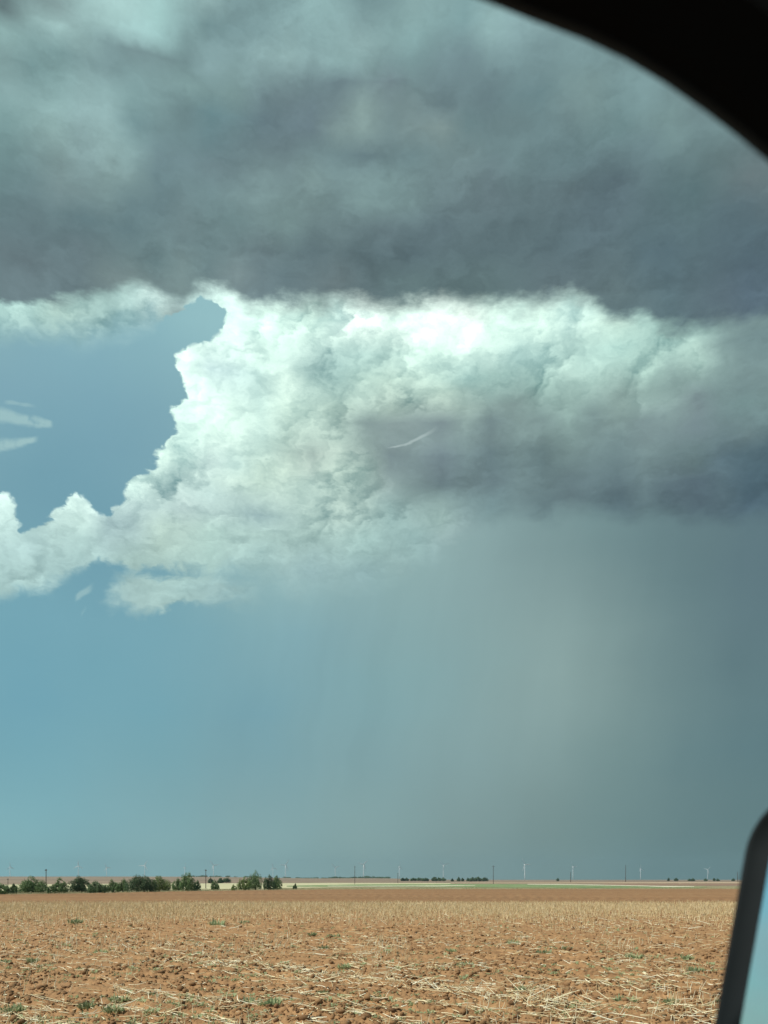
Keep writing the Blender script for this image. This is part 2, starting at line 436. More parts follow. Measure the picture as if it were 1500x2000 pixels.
# thin wisps: one in front of the dark base, others out in the blue gap
def wisp(base_, xa, ya, xb, yb, wa, wb, col, alpha, sag=0.0, rag=0.3, fade=(0.0, 0.2, 1.0, 0.6)):
    ea, eb = [math.degrees(math.atan((HZ - y_) / F * math.cos(R(px_az(x_))))) for x_, y_ in ((xa, ya), (xb, yb))]
    t_ = nb.sm(az0, px_az(xa), px_az(xb), smooth=False)
    ln = nb.m('ADD', nb.m('MULTIPLY_ADD', t_, eb - ea, ea), nb.m('MULTIPLY', nb.m('SINE', nb.m('MULTIPLY', t_, 3.1416)), sag))
    ds = nb.m('ABSOLUTE', nb.m('ADD', nb.m('SUBTRACT', el0, ln), nb.m('MULTIPLY', w2z, rag)))
    k_ = 1 / F * 57.3
    wd_ = nb.m('MULTIPLY_ADD', t_, (wb - wa) * k_, wa * k_)
    i_ = nb.sm(ds, wd_, nb.m('MULTIPLY', wd_, 0.25))
    i_ = nb.m('MULTIPLY', i_, nb.m('MULTIPLY', nb.sm(t_, fade[0], fade[1]), nb.sm(t_, fade[2], fade[3])))
    i_ = nb.m('MULTIPLY', i_, nb.sm(nb.noise(D, 42, 4, 0.6), 0.3, 0.52))
    return nb.mix(nb.m('MULTIPLY', i_, alpha), base_, col)


storm = wisp(storm, 750, 875, 862, 832, 1.4, 5, (0.50, 0.62, 0.61, 1), 0.5, -0.2, 0.35)
WC = (0.36, 0.56, 0.57, 1)
storm = wisp(storm, -260, 800, 106, 830, 38, 5, WC, 0.8, 0.35, 0.6, (0.0, 0.01, 1.0, 0.97))
storm = wisp(storm, -260, 900, 78, 855, 34, 7, WC, 0.85, -0.1, 0.6, (0.0, 0.01, 1.0, 0.95))
storm = wisp(storm, 4, 787, 76, 797, 5, 4, WC, 0.45, 0.1, 0.5)
storm = wisp(storm, 144, 1170, 186, 1144, 8, 9, WC, 0.6, 0.0, 0.4)
storm = wisp(storm, 158, 1200, 170, 1184, 5, 5, WC, 0.4, 0.0, 0.3)
# the rest of the sky: the blue sky with broken cloud
sky = nb.n.new('ShaderNodeTexSky')
sky.sky_type = 'NISHITA'
sky.sun_disc = False
sky.sun_elevation = R(SUN_EL)
sky.sun_rotation = R(SUN_AZ)
sky.air_density = 1.2
sky.dust_density = 1.6
sky.ozone_density = 1.5
nsky = nb.vm('SCALE', sky.outputs[0], scale=0.075)
nsky = nb.vm('MULTIPLY', nsky, (0.55, 0.98, 0.98))
bk = nb.noise(nb.vm('MULTIPLY', D, (1, 1, 2.2)), 2.6, 7, 0.56)
bmask = nb.sm(bk, 0.50, 0.66)
bcol = nb.mix(nb.noise(D, 6, 5, 0.5), (0.20, 0.30, 0.31, 1), (0.48, 0.60, 0.59, 1))
rest = nb.mix(nb.m('MULTIPLY', bmask, 0.75), nsky, bcol)
front = nb.m('MULTIPLY', nb.sm(nb.m('ABSOLUTE', az0), 58, 30), nb.sm(el0, 72, 50))
final = nb.mix(front, rest, storm)
bg = nb.n.new('ShaderNodeBackground')
nb.l.new(final, bg.inputs[0])
bg.inputs[1].default_value = 1.0
wo = nb.n.new('ShaderNodeOutputWorld')
nb.l.new(bg.outputs[0], wo.inputs[0])
world.cycles.sampling_method = 'MANUAL'
world.cycles.sample_map_resolution = 512


# ------------------------------------------------------------------ helpers
def mesh_obj(name, V, faces, mats, parent=None, smooth=False, mat_idx=None, link=True):
    me = bpy.data.meshes.new(name)
    V = np.asarray(V, np.float32)
    if isinstance(faces, np.ndarray):
        k = faces.shape[1]
        nf = len(faces)
        me.vertices.add(len(V))
        me.vertices.foreach_set('co', V.ravel())
        me.loops.add(nf * k)
        me.loops.foreach_set('vertex_index', faces.astype(np.int32).ravel())
        me.polygons.add(nf)
        me.polygons.foreach_set('loop_start', np.arange(nf, dtype=np.int32) * k)
        me.polygons.foreach_set('loop_total', np.full(nf, k, np.int32))
        me.update(calc_edges=True)
    else:
        me.from_pydata([tuple(v) for v in V.tolist()], [], faces)
        me.update()
    for mt in (mats if isinstance(mats, (list, tuple)) else [mats]):
        me.materials.append(mt)
    if mat_idx is not None:
        me.polygons.foreach_set('material_index', np.asarray(mat_idx, np.int32))
    if smooth:
        me.polygons.foreach_set('use_smooth', np.ones(len(me.polygons), bool))
    o = bpy.data.objects.new(name, me)
    if link:
        COL.objects.link(o)
    if parent:
        o.parent = parent
    return o


def tag(o, label=None, cat=None, group=None, kind=None):
    if label: o['label'] = label
    if cat: o['category'] = cat
    if group: o['group'] = group
    if kind: o['kind'] = kind
    return o


def empty(name, loc, rz=0.0):
    o = bpy.data.objects.new(name, None)
    o.empty_display_size = 0.5
    o.location = loc
    o.rotation_euler = (0, 0, rz)
    COL.objects.link(o)
    return o


def copy_tree(o, parent=None):
    c = o.copy()
    COL.objects.link(c)
    c.parent = parent
    for ch in list(o.children):
        copy_tree(ch, c)
    return c


def ground(px, d):
    """Ground point at distance d seen in the direction of column px."""
    return (px - CX) / F * d, d


def dist(py):
    return EYE * F / (py - HZ)


def material(name, build):
    m = bpy.data.materials.new(name)
    m.use_nodes = True
    t = m.node_tree
    t.nodes.clear()
    b = NB(t)
    out = b.n.new('ShaderNodeOutputMaterial')
    p = b.n.new('ShaderNodeBsdfPrincipled')
    p.inputs['Roughness'].default_value = 0.9
    p.inputs['Specular IOR Level'].default_value = 0.2
    b.l.new(p.outputs[0], out.inputs[0])
    build(b, p, out)
    return m


def geo_pos(b):
    return b.n.new('ShaderNodeNewGeometry').outputs['Position']


def island_rand(b):
    return b.n.new('ShaderNodeNewGeometry').outputs['Random Per Island']


def bump(b, p, h, strength=0.5, distance=0.05):
    n = b.n.new('ShaderNodeBump')
    n.inputs['Strength'].default_value = strength
    n.inputs['Distance'].default_value = distance
    b.put(n.inputs['Height'], h)
    b.l.new(n.outputs[0], p.inputs['Normal'])


# numpy value noise
def vnoise(x, y, seed=0):
    xi = np.floor(x).astype(np.int64)
    yi = np.floor(y).astype(np.int64)
    fx, fy = x - xi, y - yi
    fx = fx * fx * fx * (fx * (fx * 6 - 15) + 10)
    fy = fy * fy * fy * (fy * (fy * 6 - 15) + 10)

    def h(a, b):
        n = (a * 374761393 + b * 668265263 + seed * 1442695041) & 0xffffffff
        n = ((n ^ (n >> 13)) * 1274126177) & 0xffffffff
        n = (n ^ (n >> 16)) & 0xffffff
        return n / float(0xffffff)
    return (h(xi, yi) * (1 - fx) + h(xi + 1, yi) * fx) * (1 - fy) + (h(xi, yi + 1) * (1 - fx) + h(xi + 1, yi + 1) * fx) * fy


def fbm(x, y, oct=4, seed=0, gain=0.5):
    s = a = 0
    g = 1.0
    for k in range(oct):
        s = s + g * vnoise(x, y, seed + k)
        a += g
        x, y = x * 2.03 + 5.1, y * 2.03 - 3.7
        g *= gain
    return s / a


# ------------------------------------------------------------------ materials
ROW = math.radians(-36.0)          # the crop rows run down to the right
RC, RS = math.cos(ROW), math.sin(ROW)


def soil(b, p, out):
    P = geo_pos(b)
    big = b.noise(P, 0.12, 4, 0.5)
    mid = b.noise(P, 1.4, 5, 0.6)
    fine = b.noise(P, 16, 5, 0.65)
    c = b.mix(b.sm(mid, 0.3, 0.7), (0.22, 0.118, 0.052, 1), (0.45, 0.258, 0.116, 1))
    c = b.mix(b.sm(big, 0.35, 0.65), c, (0.33, 0.188, 0.086, 1))
    c = b.mix(b.m('MULTIPLY', b.sm(fine, 0.45, 0.75), 0.5), c, (0.20, 0.095, 0.05, 1))
    # pale chopped residue in between
    res = b.noise(b.vm('MULTIPLY', P, (1, 1, 1)), 30, 3, 0.7)
    c = b.mix(b.m('MULTIPLY', b.sm(res, 0.62, 0.72), 0.35), c, (0.50, 0.40, 0.24, 1))
    # farther out the soil is a redder brown with thin wheel-line bands
    y = b.sep(P)[1]
    far = b.sm(y, 60, 120)
    band = b.noise(b.vm('MULTIPLY', P, (0.006, 0.09, 1)), 1.0, 4, 0.6)
    fc = b.mix(b.sm(band, 0.35, 0.65), (0.22, 0.112, 0.048, 1), (0.295, 0.158, 0.069, 1))
    sp = b.noise(b.vm('MULTIPLY', P, (1.0, 0.14, 1)), 1.7, 5, 0.75)
    fc = b.mix(b.m('MULTIPLY', b.sm(sp, 0.5, 0.7), 0.55), fc, (0.38, 0.25, 0.125, 1))
    fc = b.mix(b.m('MULTIPLY', b.sm(sp, 0.46, 0.32), 0.5), fc, (0.12, 0.068, 0.04, 1))
    c = b.mix(b.m('MULTIPLY', far, 0.85), c, fc)
    b.l.new(c, p.inputs['Base Color'])
    bump(b, p, b.noise(P, 26, 5, 0.7), 0.6, 0.03)


M_soil = material("red_soil", soil)


def clodm(b, p, out):
    P = geo_pos(b)
    r = island_rand(b)
    n = b.noise(P, 24, 4, 0.6)
    c = b.mix(r, (0.17, 0.094, 0.045, 1), (0.35, 0.197, 0.088, 1))
    c = b.mix(b.m('MULTIPLY', n, 0.6), c, (0.26, 0.142, 0.066, 1))
    b.l.new(c, p.inputs['Base Color'])
    bump(b, p, b.noise(P, 60, 4, 0.7), 0.7, 0.02)


M_clod = material("clod_soil", clodm)


def strawm(b, p, out):
    r = island_rand(b)
    c, _ = b.ramp(r, [(0, (0.42, 0.30, 0.15, 1)), (0.25, (0.62, 0.49, 0.26, 1)), (0.6, (0.79, 0.68, 0.42, 1)), (1, (0.90, 0.84, 0.62, 1))])
    b.l.new(c, p.inputs['Base Color'])
    p.inputs['Roughness'].default_value = 0.6
    p.inputs['Specular IOR Level'].default_value = 0.4


M_straw = material("dry_straw", strawm)


def stubm(b, p, out):
    r = island_rand(b)
    c, _ = b.ramp(r, [(0, (0.42, 0.31, 0.16, 1)), (0.3, (0.66, 0.49, 0.25, 1)), (0.7, (0.80, 0.63, 0.36, 1)), (1, (0.90, 0.77, 0.50, 1))])
    b.l.new(c, p.inputs['Base Color'])


M_stub = material("stubble_straw", stubm)


def leafm(a, c_):
    def f(b, p, out):
        r = island_rand(b)
        oi = b.n.new('ShaderNodeObjectInfo').outputs['Random']
        c = b.mix(r, a, c_)
        hsv = b.n.new('ShaderNodeHueSaturation')
        b.put(hsv.inputs['Color'], c)
        b.put(hsv.inputs['Value'], b.sm(oi, 0, 1, False, 0.8, 1.2))
        b.l.new(hsv.outputs[0], p.inputs['Base Color'])
        p.inputs['Roughness'].default_value = 0.65
        tr = b.n.new('ShaderNodeBsdfTranslucent')
        b.l.new(hsv.outputs[0], tr.inputs[0])
        ms_ = b.n.new('ShaderNodeMixShader')
        ms_.inputs[0].default_value = 0.35
        b.l.new(p.outputs[0], ms_.inputs[1])
        b.l.new(tr.outputs[0], ms_.inputs[2])
        b.l.new(ms_.outputs[0], out.inputs[0])
    return f


M_weed = material("weed_leaf", leafm((0.26, 0.31, 0.15, 1), (0.42, 0.46, 0.25, 1)))
M_leaf = material("tree_leaf", leafm((0.085, 0.14, 0.055, 1), (0.21, 0.29, 0.12, 1)))
M_leafy = material("yellow_green_leaf", leafm((0.13, 0.18, 0.055, 1), (0.28, 0.34, 0.12, 1)))
M_leafd = material("dark_leaf", leafm((0.055, 0.10, 0.05, 1), (0.15, 0.21, 0.095, 1)))


def plain(name, col, var=0.15, scale=8.0, rough=0.85, spec=0.2):
    def f(b, p, out):
        n = b.noise(geo_pos(b), scale, 4, 0.6)
        lo = tuple(x * (1 - var) for x in col[:3]) + (1,)
        hi = tuple(x * (1 + var) for x in col[:3]) + (1,)
        b.l.new(b.mix(n, lo, hi), p.inputs['Base Color'])
        p.inputs['Roughness'].default_value = rough
        p.inputs['Specular IOR Level'].default_value = spec
    return material(name, f)


M_bark = plain("grey_bark", (0.13, 0.095, 0.065), 0.3, 5)
M_pole = plain("weathered_pole_wood", (0.085, 0.06, 0.045), 0.3, 3)
M_iron = plain("insulator_grey", (0.12, 0.12, 0.12), 0.1)
M_white = plain("turbine_white_paint", (0.80, 0.82, 0.82), 0.03, 0.2, 0.5)


def fieldcol(name, ca, cb, cc=None, sx=0.02, sy=0.10, fine=0.6, dark=None):
    def f(b, p, out):
        P = geo_pos(b)
        n = b.noise(b.vm('MULTIPLY', P, (sx, sy, 1)), 1.0, 6, 0.65)
        g = b.noise(b.vm('MULTIPLY', P, (fine, fine * 0.2, 1)), 1.0, 5, 0.7)
        c = b.mix(b.sm(n, 0.35, 0.65), ca, cb)
        if cc:
            c = b.mix(b.m('MULTIPLY', b.sm(g, 0.5, 0.7), 0.7), c, cc)
        if dark:
            c = b.mix(b.m('MULTIPLY', b.sm(g, 0.45, 0.3), 0.5), c, dark)
        b.l.new(c, p.inputs['Base Color'])
    return material(name, f)


M_range = fieldcol("rangeland", (0.20, 0.14, 0.095, 1), (0.31, 0.225, 0.15, 1), (0.15, 0.125, 0.08, 1), 0.002, 0.006, 0.02)
M_hill = fieldcol("hill_ground", (0.215, 0.145, 0.105, 1), (0.30, 0.20, 0.14, 1), (0.14, 0.115, 0.08, 1), 0.004, 0.01, 0.02)
M_pale = fieldcol("pale_dry_grass", (0.45, 0.42, 0.24, 1), (0.60, 0.54, 0.33, 1), (0.30, 0.32, 0.17, 1), 0.02, 0.06, 0.3)
M_green = fieldcol("green_crop", (0.13, 0.20, 0.075, 1), (0.24, 0.29, 0.13, 1), (0.36, 0.37, 0.20, 1), 0.02, 0.05, 0.3, (0.09, 0.13, 0.06, 1))
M_white_strip = fieldcol("bright_dry_stubble", (0.52, 0.48, 0.32, 1), (0.70, 0.66, 0.48, 1), (0.40, 0.42, 0.26, 1), 0.02, 0.05, 0.3)
M_tan = fieldcol("tan_field", (0.42, 0.30, 0.18, 1), (0.52, 0.39, 0.25, 1), None, 0.01, 0.02, 0.2)
M_olive = fieldcol("weedy_margin", (0.25, 0.20, 0.11, 1), (0.32, 0.28, 0.15, 1), (0.17, 0.18, 0.085, 1), 0.03, 0.1, 0.4, (0.12, 0.10, 0.06, 1))
M_brown = fieldcol("brown_fallow", (0.25, 0.155, 0.10, 1), (0.30, 0.19, 0.125, 1), (0.20, 0.13, 0.085, 1), 0.01, 0.02, 0.2)

# ------------------------------------------------------------------ the setting: ground
# one sheet to the horizon, with the rise on the left far off
gx = np.concatenate([-np.geomspace(60, 30000, 60)[::-1], np.linspace(-50, 50, 11), np.geomspace(60, 30000, 60)])
gy = np.concatenate([[-30000, -8000, -2000, -500, -100, -20, 0, 40, 80, 130], np.geomspace(150, 30000, 150)])
GX, GY = np.meshgrid(gx, gy)


def terrain(x, y):
    """Height of the land: flat, rising gently far off on the left."""
    ang = np.degrees(np.arctan2(x, np.maximum(y, 1)))
    side = 1 / (1 + np.exp((ang + 6.5) / 2.6))
    mid = np.exp(-((ang + 0.5) / 4.0) ** 2)
    t = np.clip((y - 900) / 1900, 0, 1)
    t = t * t * (3 - 2 * t)
    n = fbm(x * 0.0016 + 3, y * 0.0007 + 7, 4, 5)
    z = t * (side * (13.5 + 7 * (n - 0.5)) + mid * (5.0 + 4 * (n - 0.5)))
    z = z + np.clip((y - 400) / 3000, 0, 1) * 1.2 * fbm(x * 0.004, y * 0.002, 3, 9)
    z = z * np.where(y > 0, 1, 0)
    return z - 0.06


GZ = terrain(GX, GY)
nyy, nxx = GX.shape
idx = np.arange(nyy * nxx).reshape(nyy, nxx)
quads = np.stack([idx[:-1, :-1].ravel(), idx[:-1, 1:].ravel(), idx[1:, 1:].ravel(), idx[1:, :-1].ravel()], 1)
o = mesh_obj("ground", np.stack([GX.ravel(), GY.ravel(), GZ.ravel()], 1), quads, M_range, smooth=True)
tag(o, kind='structure')


def edge_d(px):
    """Distance of the far edge of the ploughed field, by view column."""
    return np.interp(px, [-900, 0, 200, 370, 560, 700, 1500, 2400], [150, 160, 178, 206, 232, 250, 258, 262])


def tzs(p):
    return float(terrain(np.array([p[0]]), np.array([p[1]]))[0])


def strip(name, near, far, mat, lift, cols=(-1200, 2700), n=160, rag=0.0, seed=1):
    """Sheet of land between two distances given by view column (px, distance)."""
    px = np.linspace(cols[0], cols[1], n)
    nd = np.interp(px, [q[0] for q in near], [q[1] for q in near])
    fd = np.interp(px, [q[0] for q in far], [q[1] for q in far])
    k = 8
    V = []
    wob1 = 1 + rag * (fbm(px * 0.02, px * 0 + seed, 4, seed) - 0.5)
    wob2 = 1 + rag * (fbm(px * 0.02, px * 0 + seed, 4, seed + 7) - 0.5)
    for j in range(k):
        d = nd * wob1 + (fd * wob2 - nd * wob1) * j / (k - 1)
        d = np.maximum(d, nd * 0.9)
        x = (px - CX) / F * d
        V.append(np.stack([x, d, terrain(x, d) + lift], 1))
    V = np.concatenate(V)
    ii = np.arange(k * n).reshape(k, n)
    q = np.stack([ii[:-1, :-1].ravel(), ii[:-1, 1:].ravel(), ii[1:, 1:].ravel(), ii[1:, :-1].ravel()], 1)
    o = mesh_obj(name, V, q, mat)
    tag(o, kind='structure')
    return o


D_ = dist
strip("field_margin", [(-1200, 120), (2700, 180)], [(-1200, D_(1730)), (0, D_(1731)), (700, D_(1730.5)), (1450, D_(1730)), (2700, D_(1730))], M_olive, 0.02, rag=0.1)
strip("dry_pasture", [(-1200, D_(1745)), (0, D_(1744)), (370, D_(1738)), (560, D_(1734.5)), (760, D_(1731.5)), (900, D_(1730.6))],
      [(-1200, D_(1727.3)), (0, D_(1727.6)), (560, D_(1724.8)), (700, D_(1724.6)), (900, D_(1725.0))], M_pale, 0.05, cols=(-1200, 880), rag=0.05, seed=4)
strip("green_crop_field", [(560, D_(1731.5)), (800, D_(1732.2)), (1000, D_(1734)), (1350, D_(1735)), (1380, D_(1733))],
      [(560, D_(1730.0)), (700, D_(1727.2)), (900, D_(1726.5)), (1100, D_(1727.0)), (1200, D_(1730.5)), (1350, D_(1732)), (1380, D_(1732))], M_green, 0.08, cols=(560, 1380), rag=0.06, seed=2)
strip("bright_stubble_strip", [(700, D_(1731.6)), (850, D_(1731.2)), (925, D_(1730))], [(700, D_(1730.4)), (850, D_(1729.8)), (925, D_(1729.2))], M_white_strip, 0.12, cols=(640, 928), rag=0.06, seed=8)
strip("pale_stubble_strip", [(1040, D_(1728.0)), (1090, D_(1728.2)), (1200, D_(1730)), (1300, D_(1732.5)), (1355, D_(1732.5))],
      [(1040, D_(1727.0)), (1090, D_(1727.0)), (1200, D_(1728.8)), (1300, D_(1730.8)), (1355, D_(1731.4))], M_white_strip, 0.14, cols=(1030, 1356), rag=0.06, seed=12)
strip("tan_field_strip", [(880, D_(1725.4)), (1450, D_(1725.3)), (2700, D_(1725.3))], [(880, D_(1724.2)), (1450, D_(1723.3)), (2700, D_(1723.3))], M_tan, 0.10, cols=(880, 2700), rag=0.03, seed=3)
strip("brown_fallow_strip", [(1180, D_(1730.0)), (1450, D_(1729)), (2700, D_(1729))], [(1180, D_(1725.6)), (1450, D_(1725.6)), (2700, D_(1725.6))], M_brown, 0.06, cols=(1180, 2700), rag=0.03, seed=6)

# the ploughed field itself: fine relief near, coarser farther off
u = np.linspace(-0.62, 0.62, 900)          # tan of the view angle
nrow = 880
dd = np.concatenate([np.geomspace(9.0, 75.0, nrow), np.geomspace(75.9, 265.0, 150)])
U, DD = np.meshgrid(u, dd)
lim = edge_d(CX + U * F) * (1 + 0.03 * (fbm(U * 60, U * 0, 3, 2) - 0.5))
DD = np.minimum(DD, lim)
X = U * DD
Y = DD


def relief(X, Y):
    r = X * RS - Y * RC            # across the rows
    a = X * RC + Y * RS
    ridge = np.cos(2 * np.pi * (r / 1.02 + 0.25 * fbm(a * 0.25, r * 0.3, 3, 21)))
    z = 0.06 * ridge
    z = z + 0.11 * (fbm(X * 0.55, Y * 0.55, 3, 31) - 0.5)
    t = fbm(X * 4.2, Y * 4.2, 4, 41, 0.6)
    z = z + 0.22 * np.abs(t - 0.5) * (0.25 + 1.3 * vnoise(X * 0.7, Y * 0.7, 77))
    t2 = fbm(X * 13, Y * 13, 3, 51, 0.6)
    z = z + 0.075 * (t2 - 0.45)
    return z


Z = relief(X, Y)
fade = np.clip((Y - 60) / 120, 0, 1)
Z = Z * (1 - 0.4 * fade) + 0.05
nyy, nxx = X.shape
idx = np.arange(nyy * nxx).reshape(nyy, nxx)
quads = np.stack([idx[:-1, :-1].ravel(), idx[:-1, 1:].ravel(), idx[1:, 1:].ravel(), idx[1:, :-1].ravel()], 1)
o = mesh_obj("ploughed_field", np.stack([X.ravel(), Y.ravel(), Z.ravel()], 1), quads, M_soil, smooth=True)
tag(o, kind='structure')


def fan_points(n, d0, d1, umax=0.56, power=1.0):
    """Random points on the field; power 1 spreads them evenly over the picture's width and in log distance."""
    uu = RNG.uniform(-umax, umax, n)
    if power == 2:
        dd = np.sqrt(RNG.uniform(d0 ** 2, d1 ** 2, n))
    else:
        dd = np.exp(RNG.uniform(math.log(d0), math.log(d1), n))
    return uu * dd, dd


# clods of earth
import bmesh as _bm
bm = _bm.new()
_bm.ops.create_icosphere(bm, subdivisions=1, radius=1)
ICO_V = np.array([v.co[:] for v in bm.verts])
ICO_F = np.array([[v.index for v in f.verts] for f in bm.faces])
_bm.ops.subdivide_edges(bm, edges=bm.edges[:], cuts=1, use_grid_fill=True)
bm.free()


def lumps(x, y, z, r, flat=0.7):
    n = len(x)
    nv = len(ICO_V)
    V = np.repeat(ICO_V[None], n, 0)
    V = V * (1 + RNG.uniform(-0.33, 0.33, (n, nv, 1)))
    sc = RNG.uniform(0.7, 1.3, (n, 1, 3)) * np.array([1, 1, flat])
    V = V * sc * r[:, None, None]
    a = RNG.uniform(0, 6.28, n)
    c, s = np.cos(a)[:, None], np.sin(a)[:, None]
    vx = V[:, :, 0] * c - V[:, :, 1] * s
    vy = V[:, :, 0] * s + V[:, :, 1] * c
    V = np.stack([vx + x[:, None], vy + y[:, None], V[:, :, 2] + z[:, None]], 2).reshape(-1, 3)
    Fc = (ICO_F[None] + (np.arange(n) * nv)[:, None, None]).reshape(-1, 3)
    return V, Fc


n = 85000
x, y = fan_points(n, 14.5, 75)
_r = (x * RS - y * RC) / 1.02
keep = fbm(x * 0.8, y * 0.8, 3, 61) + 0.10 * RNG.standard_normal(n) + 0.05 * np.cos(2 * np.pi * _r) > 0.48
x, y = x[keep], y[keep]
r = np.clip(RNG.lognormal(math.log(0.026), 0.55, len(x)), 0.014, 0.095)
V, Fc = lumps(x, y, relief(x, y) + 0.05 + r * 0.25, r)
o = mesh_obj("soil_clods", V, Fc, M_clod)
tag(o, 'crumbled red brown clods of earth strewn over the ploughed field', 'soil clods', kind='stuff')


def blades(x, y, z, L, W, ang, tilt, bend=0.15, twist=True):
    """Thin three-sided stalks from a base point: direction ang, tilt from the vertical."""
    n = len(x)
    dirx, diry, dirz = np.cos(ang) * np.sin(tilt), np.sin(ang) * np.sin(tilt), np.cos(tilt)
    Dv = np.stack([dirx, diry, dirz], 1)
    rnd = RNG.standard_normal((n, 3))
    s1 = np.cross(Dv, rnd)
    s1 /= np.linalg.norm(s1, axis=1, keepdims=True) + 1e-9
    s2 = np.cross(Dv, s1)
    B = np.stack([x, y, z], 1)
    bd = s1 * (RNG.uniform(-bend, bend, n) * L)[:, None]
    rings = []
    for t, k in ((0, 1.0), (0.5, 0.9), (1.0, 0.55)):
        c = B + Dv * (L * t)[:, None] + bd * (4 * t * (1 - t))
        for q in range(3):
            a = q * 2.094
            rings.append(c + (s1 * math.cos(a) + s2 * math.sin(a)) * (W * k)[:, None])
    V = np.stack(rings, 1).reshape(-1, 3)
    f = []
    for j in (0, 3):
        for q in range(3):
            f.append([j + q, j + (q + 1) % 3, j + 3 + (q + 1) % 3, j + 3 + q])
    f = np.array(f)
    Fc = (f[None] + (np.arange(n) * 9)[:, None, None]).reshape(-1, 4)
    return V, Fc


def rowfac(x, y):
    r = x * RS - y * RC
    a = x * RC + y * RS
    ph = (r / 2.04 + 0.18 * fbm(a * 0.2, r * 0.2, 3, 22)) % 1.0
    return np.exp(-((ph - 0.5) / 0.13) ** 2)


# lying straw, thicker along old rows
n = 70000
x, y = fan_points(n, 14, 70)
pr = 0.10 + 0.75 * rowfac(x, y) * (fbm(x * 0.35, y * 0.35, 3, 71) > 0.46) + 0.22 * (fbm(x * 0.6, y * 0.6, 3, 72) > 0.56)
keep = RNG.uniform(0, 1, n) < pr * 0.50
x, y = x[keep], y[keep]
n = len(x)
L = np.clip(RNG.lognormal(math.log(0.20), 0.55, n), 0.06, 0.75)
W = RNG.uniform(0.006, 0.014, n) * (0.8 + y / 80)
ang = np.where(RNG.uniform(0, 1, n) < 0.5, ROW + RNG.normal(0, 0.35, n) + np.pi * RNG.integers(0, 2, n), RNG.uniform(0, 6.28, n))
tilt = np.clip(RNG.normal(1.46, 0.13, n), 0.9, 1.62)
V1, F1 = blades(x, y, relief(x, y) + 0.075 + RNG.uniform(0, 0.025, n), L, W, ang, tilt, 0.07)
# thick drifts of straw left along two of the rows, and a heap at the lower right
PILES = [(0, 1860, 230, 1876, 190, 9), (200, 1872, 430, 1893, 260, 8), (430, 1888, 600, 1905, 330, 8), (560, 1900, 760, 1932, 420, 8),
         (760, 1925, 930, 1950, 330, 9), (880, 1945, 1110, 1968, 260, 14), (960, 1956, 1160, 1994, 260, 22), (1100, 1965, 1380, 1996, 220, 18),
         (0, 1815, 140, 1838, 110, 9), (300, 1840, 520, 1872, 160, 12), (690, 1880, 790, 1905, 130, 12), (880, 1880, 930, 1895, 60, 8),
         (1180, 1845, 1260, 1870, 70, 10), (220, 1945, 300, 1955, 40, 5), (620, 1955, 760, 1975, 90, 8), (1010, 1835, 1120, 1850, 60, 6)]
pxx, pyy = [], []
for (xa, ya, xb, yb, cnt, wd_) in PILES:
    cnt = int(cnt * 0.42)
    t = RNG.uniform(0, 1, cnt)
    pxx.append(xa + (xb - xa) * t + RNG.normal(0, 10, cnt))
    pyy.append(ya + (yb - ya) * t + RNG.normal(0, wd_ * 0.55, cnt))
pxx, pyy = np.concatenate(pxx), np.clip(np.concatenate(pyy), 1790, 2030)
yP = EYE * F / (pyy - HZ)
xP = (pxx - CX) / F * yP
nP = len(xP)
Lp = np.clip(RNG.lognormal(math.log(0.24), 0.5, nP), 0.08, 0.8)
angP = np.where(RNG.uniform(0, 1, nP) < 0.6, ROW + RNG.normal(0, 0.4, nP) + np.pi * RNG.integers(0, 2, nP), RNG.uniform(0, 6.28, nP))
Vp, Fp = blades(xP, yP, relief(xP, yP) + 0.08 + RNG.uniform(0, 0.05, nP), Lp, RNG.uniform(0.006, 0.015, nP), angP, np.clip(RNG.normal(1.42, 0.2, nP), 0.5, 1.62), 0.06)
F1 = np.concatenate([F1, Fp + len(V1)])
V1 = np.concatenate([V1, Vp])
o = mesh_obj("fallen_straw", V1, F1, M_straw)
tag(o, 'loose pale straw lying over the red soil of the field', 'straw', kind='stuff')

# leaning and standing stalks near
n = 12000
x, y = fan_points(n, 15, 75)
pr = (fbm(x * 0.22, y * 0.22, 3, 81) > 0.50) * (0.15 + 0.85 * rowfac(x + 0.7, y)) * np.clip(1.5 - y / 60, 0.4, 1)
keep = RNG.uniform(0, 1, n) < pr * 0.5
x, y = x[keep], y[keep]
n = len(x)
# stands of old stalks one can make out near the straw rows
for (xa, ya, xb, yb, cnt) in [(0, 1800, 150, 1850, 120), (90, 1835, 330, 1865, 170), (480, 1828, 600, 1862, 120), (330, 1850, 480, 1880, 70), (690, 1840, 800, 1885, 150),
                              (1180, 1840, 1270, 1865, 60), (920, 1950, 1120, 1985, 60), (1000, 1830, 1050, 1850, 24), (1240, 1955, 1400, 1990, 40), (1060, 1770, 1110, 1800, 30)]:
    q_ = EYE * F / (RNG.uniform(ya, yb, cnt) - HZ)
    x = np.concatenate([x, (RNG.uniform(xa, xb, cnt) - CX) / F * q_])
    y = np.concatenate([y, q_])
n = len(x)
V2, F2 = blades(x, y, relief(x, y) + 0.03, RNG.uniform(0.1, 0.42, n), RNG.uniform(0.004, 0.009, n) * (0.8 + y / 60),
                RNG.normal(0.5, 0.9, n), np.abs(RNG.normal(0.15, 0.42, n)))
o = mesh_obj("standing_stalks", V2, F2, M_straw)
tag(o, 'scattered upright and leaning cut stalks in the bare soil', 'stubble', kind='stuff')

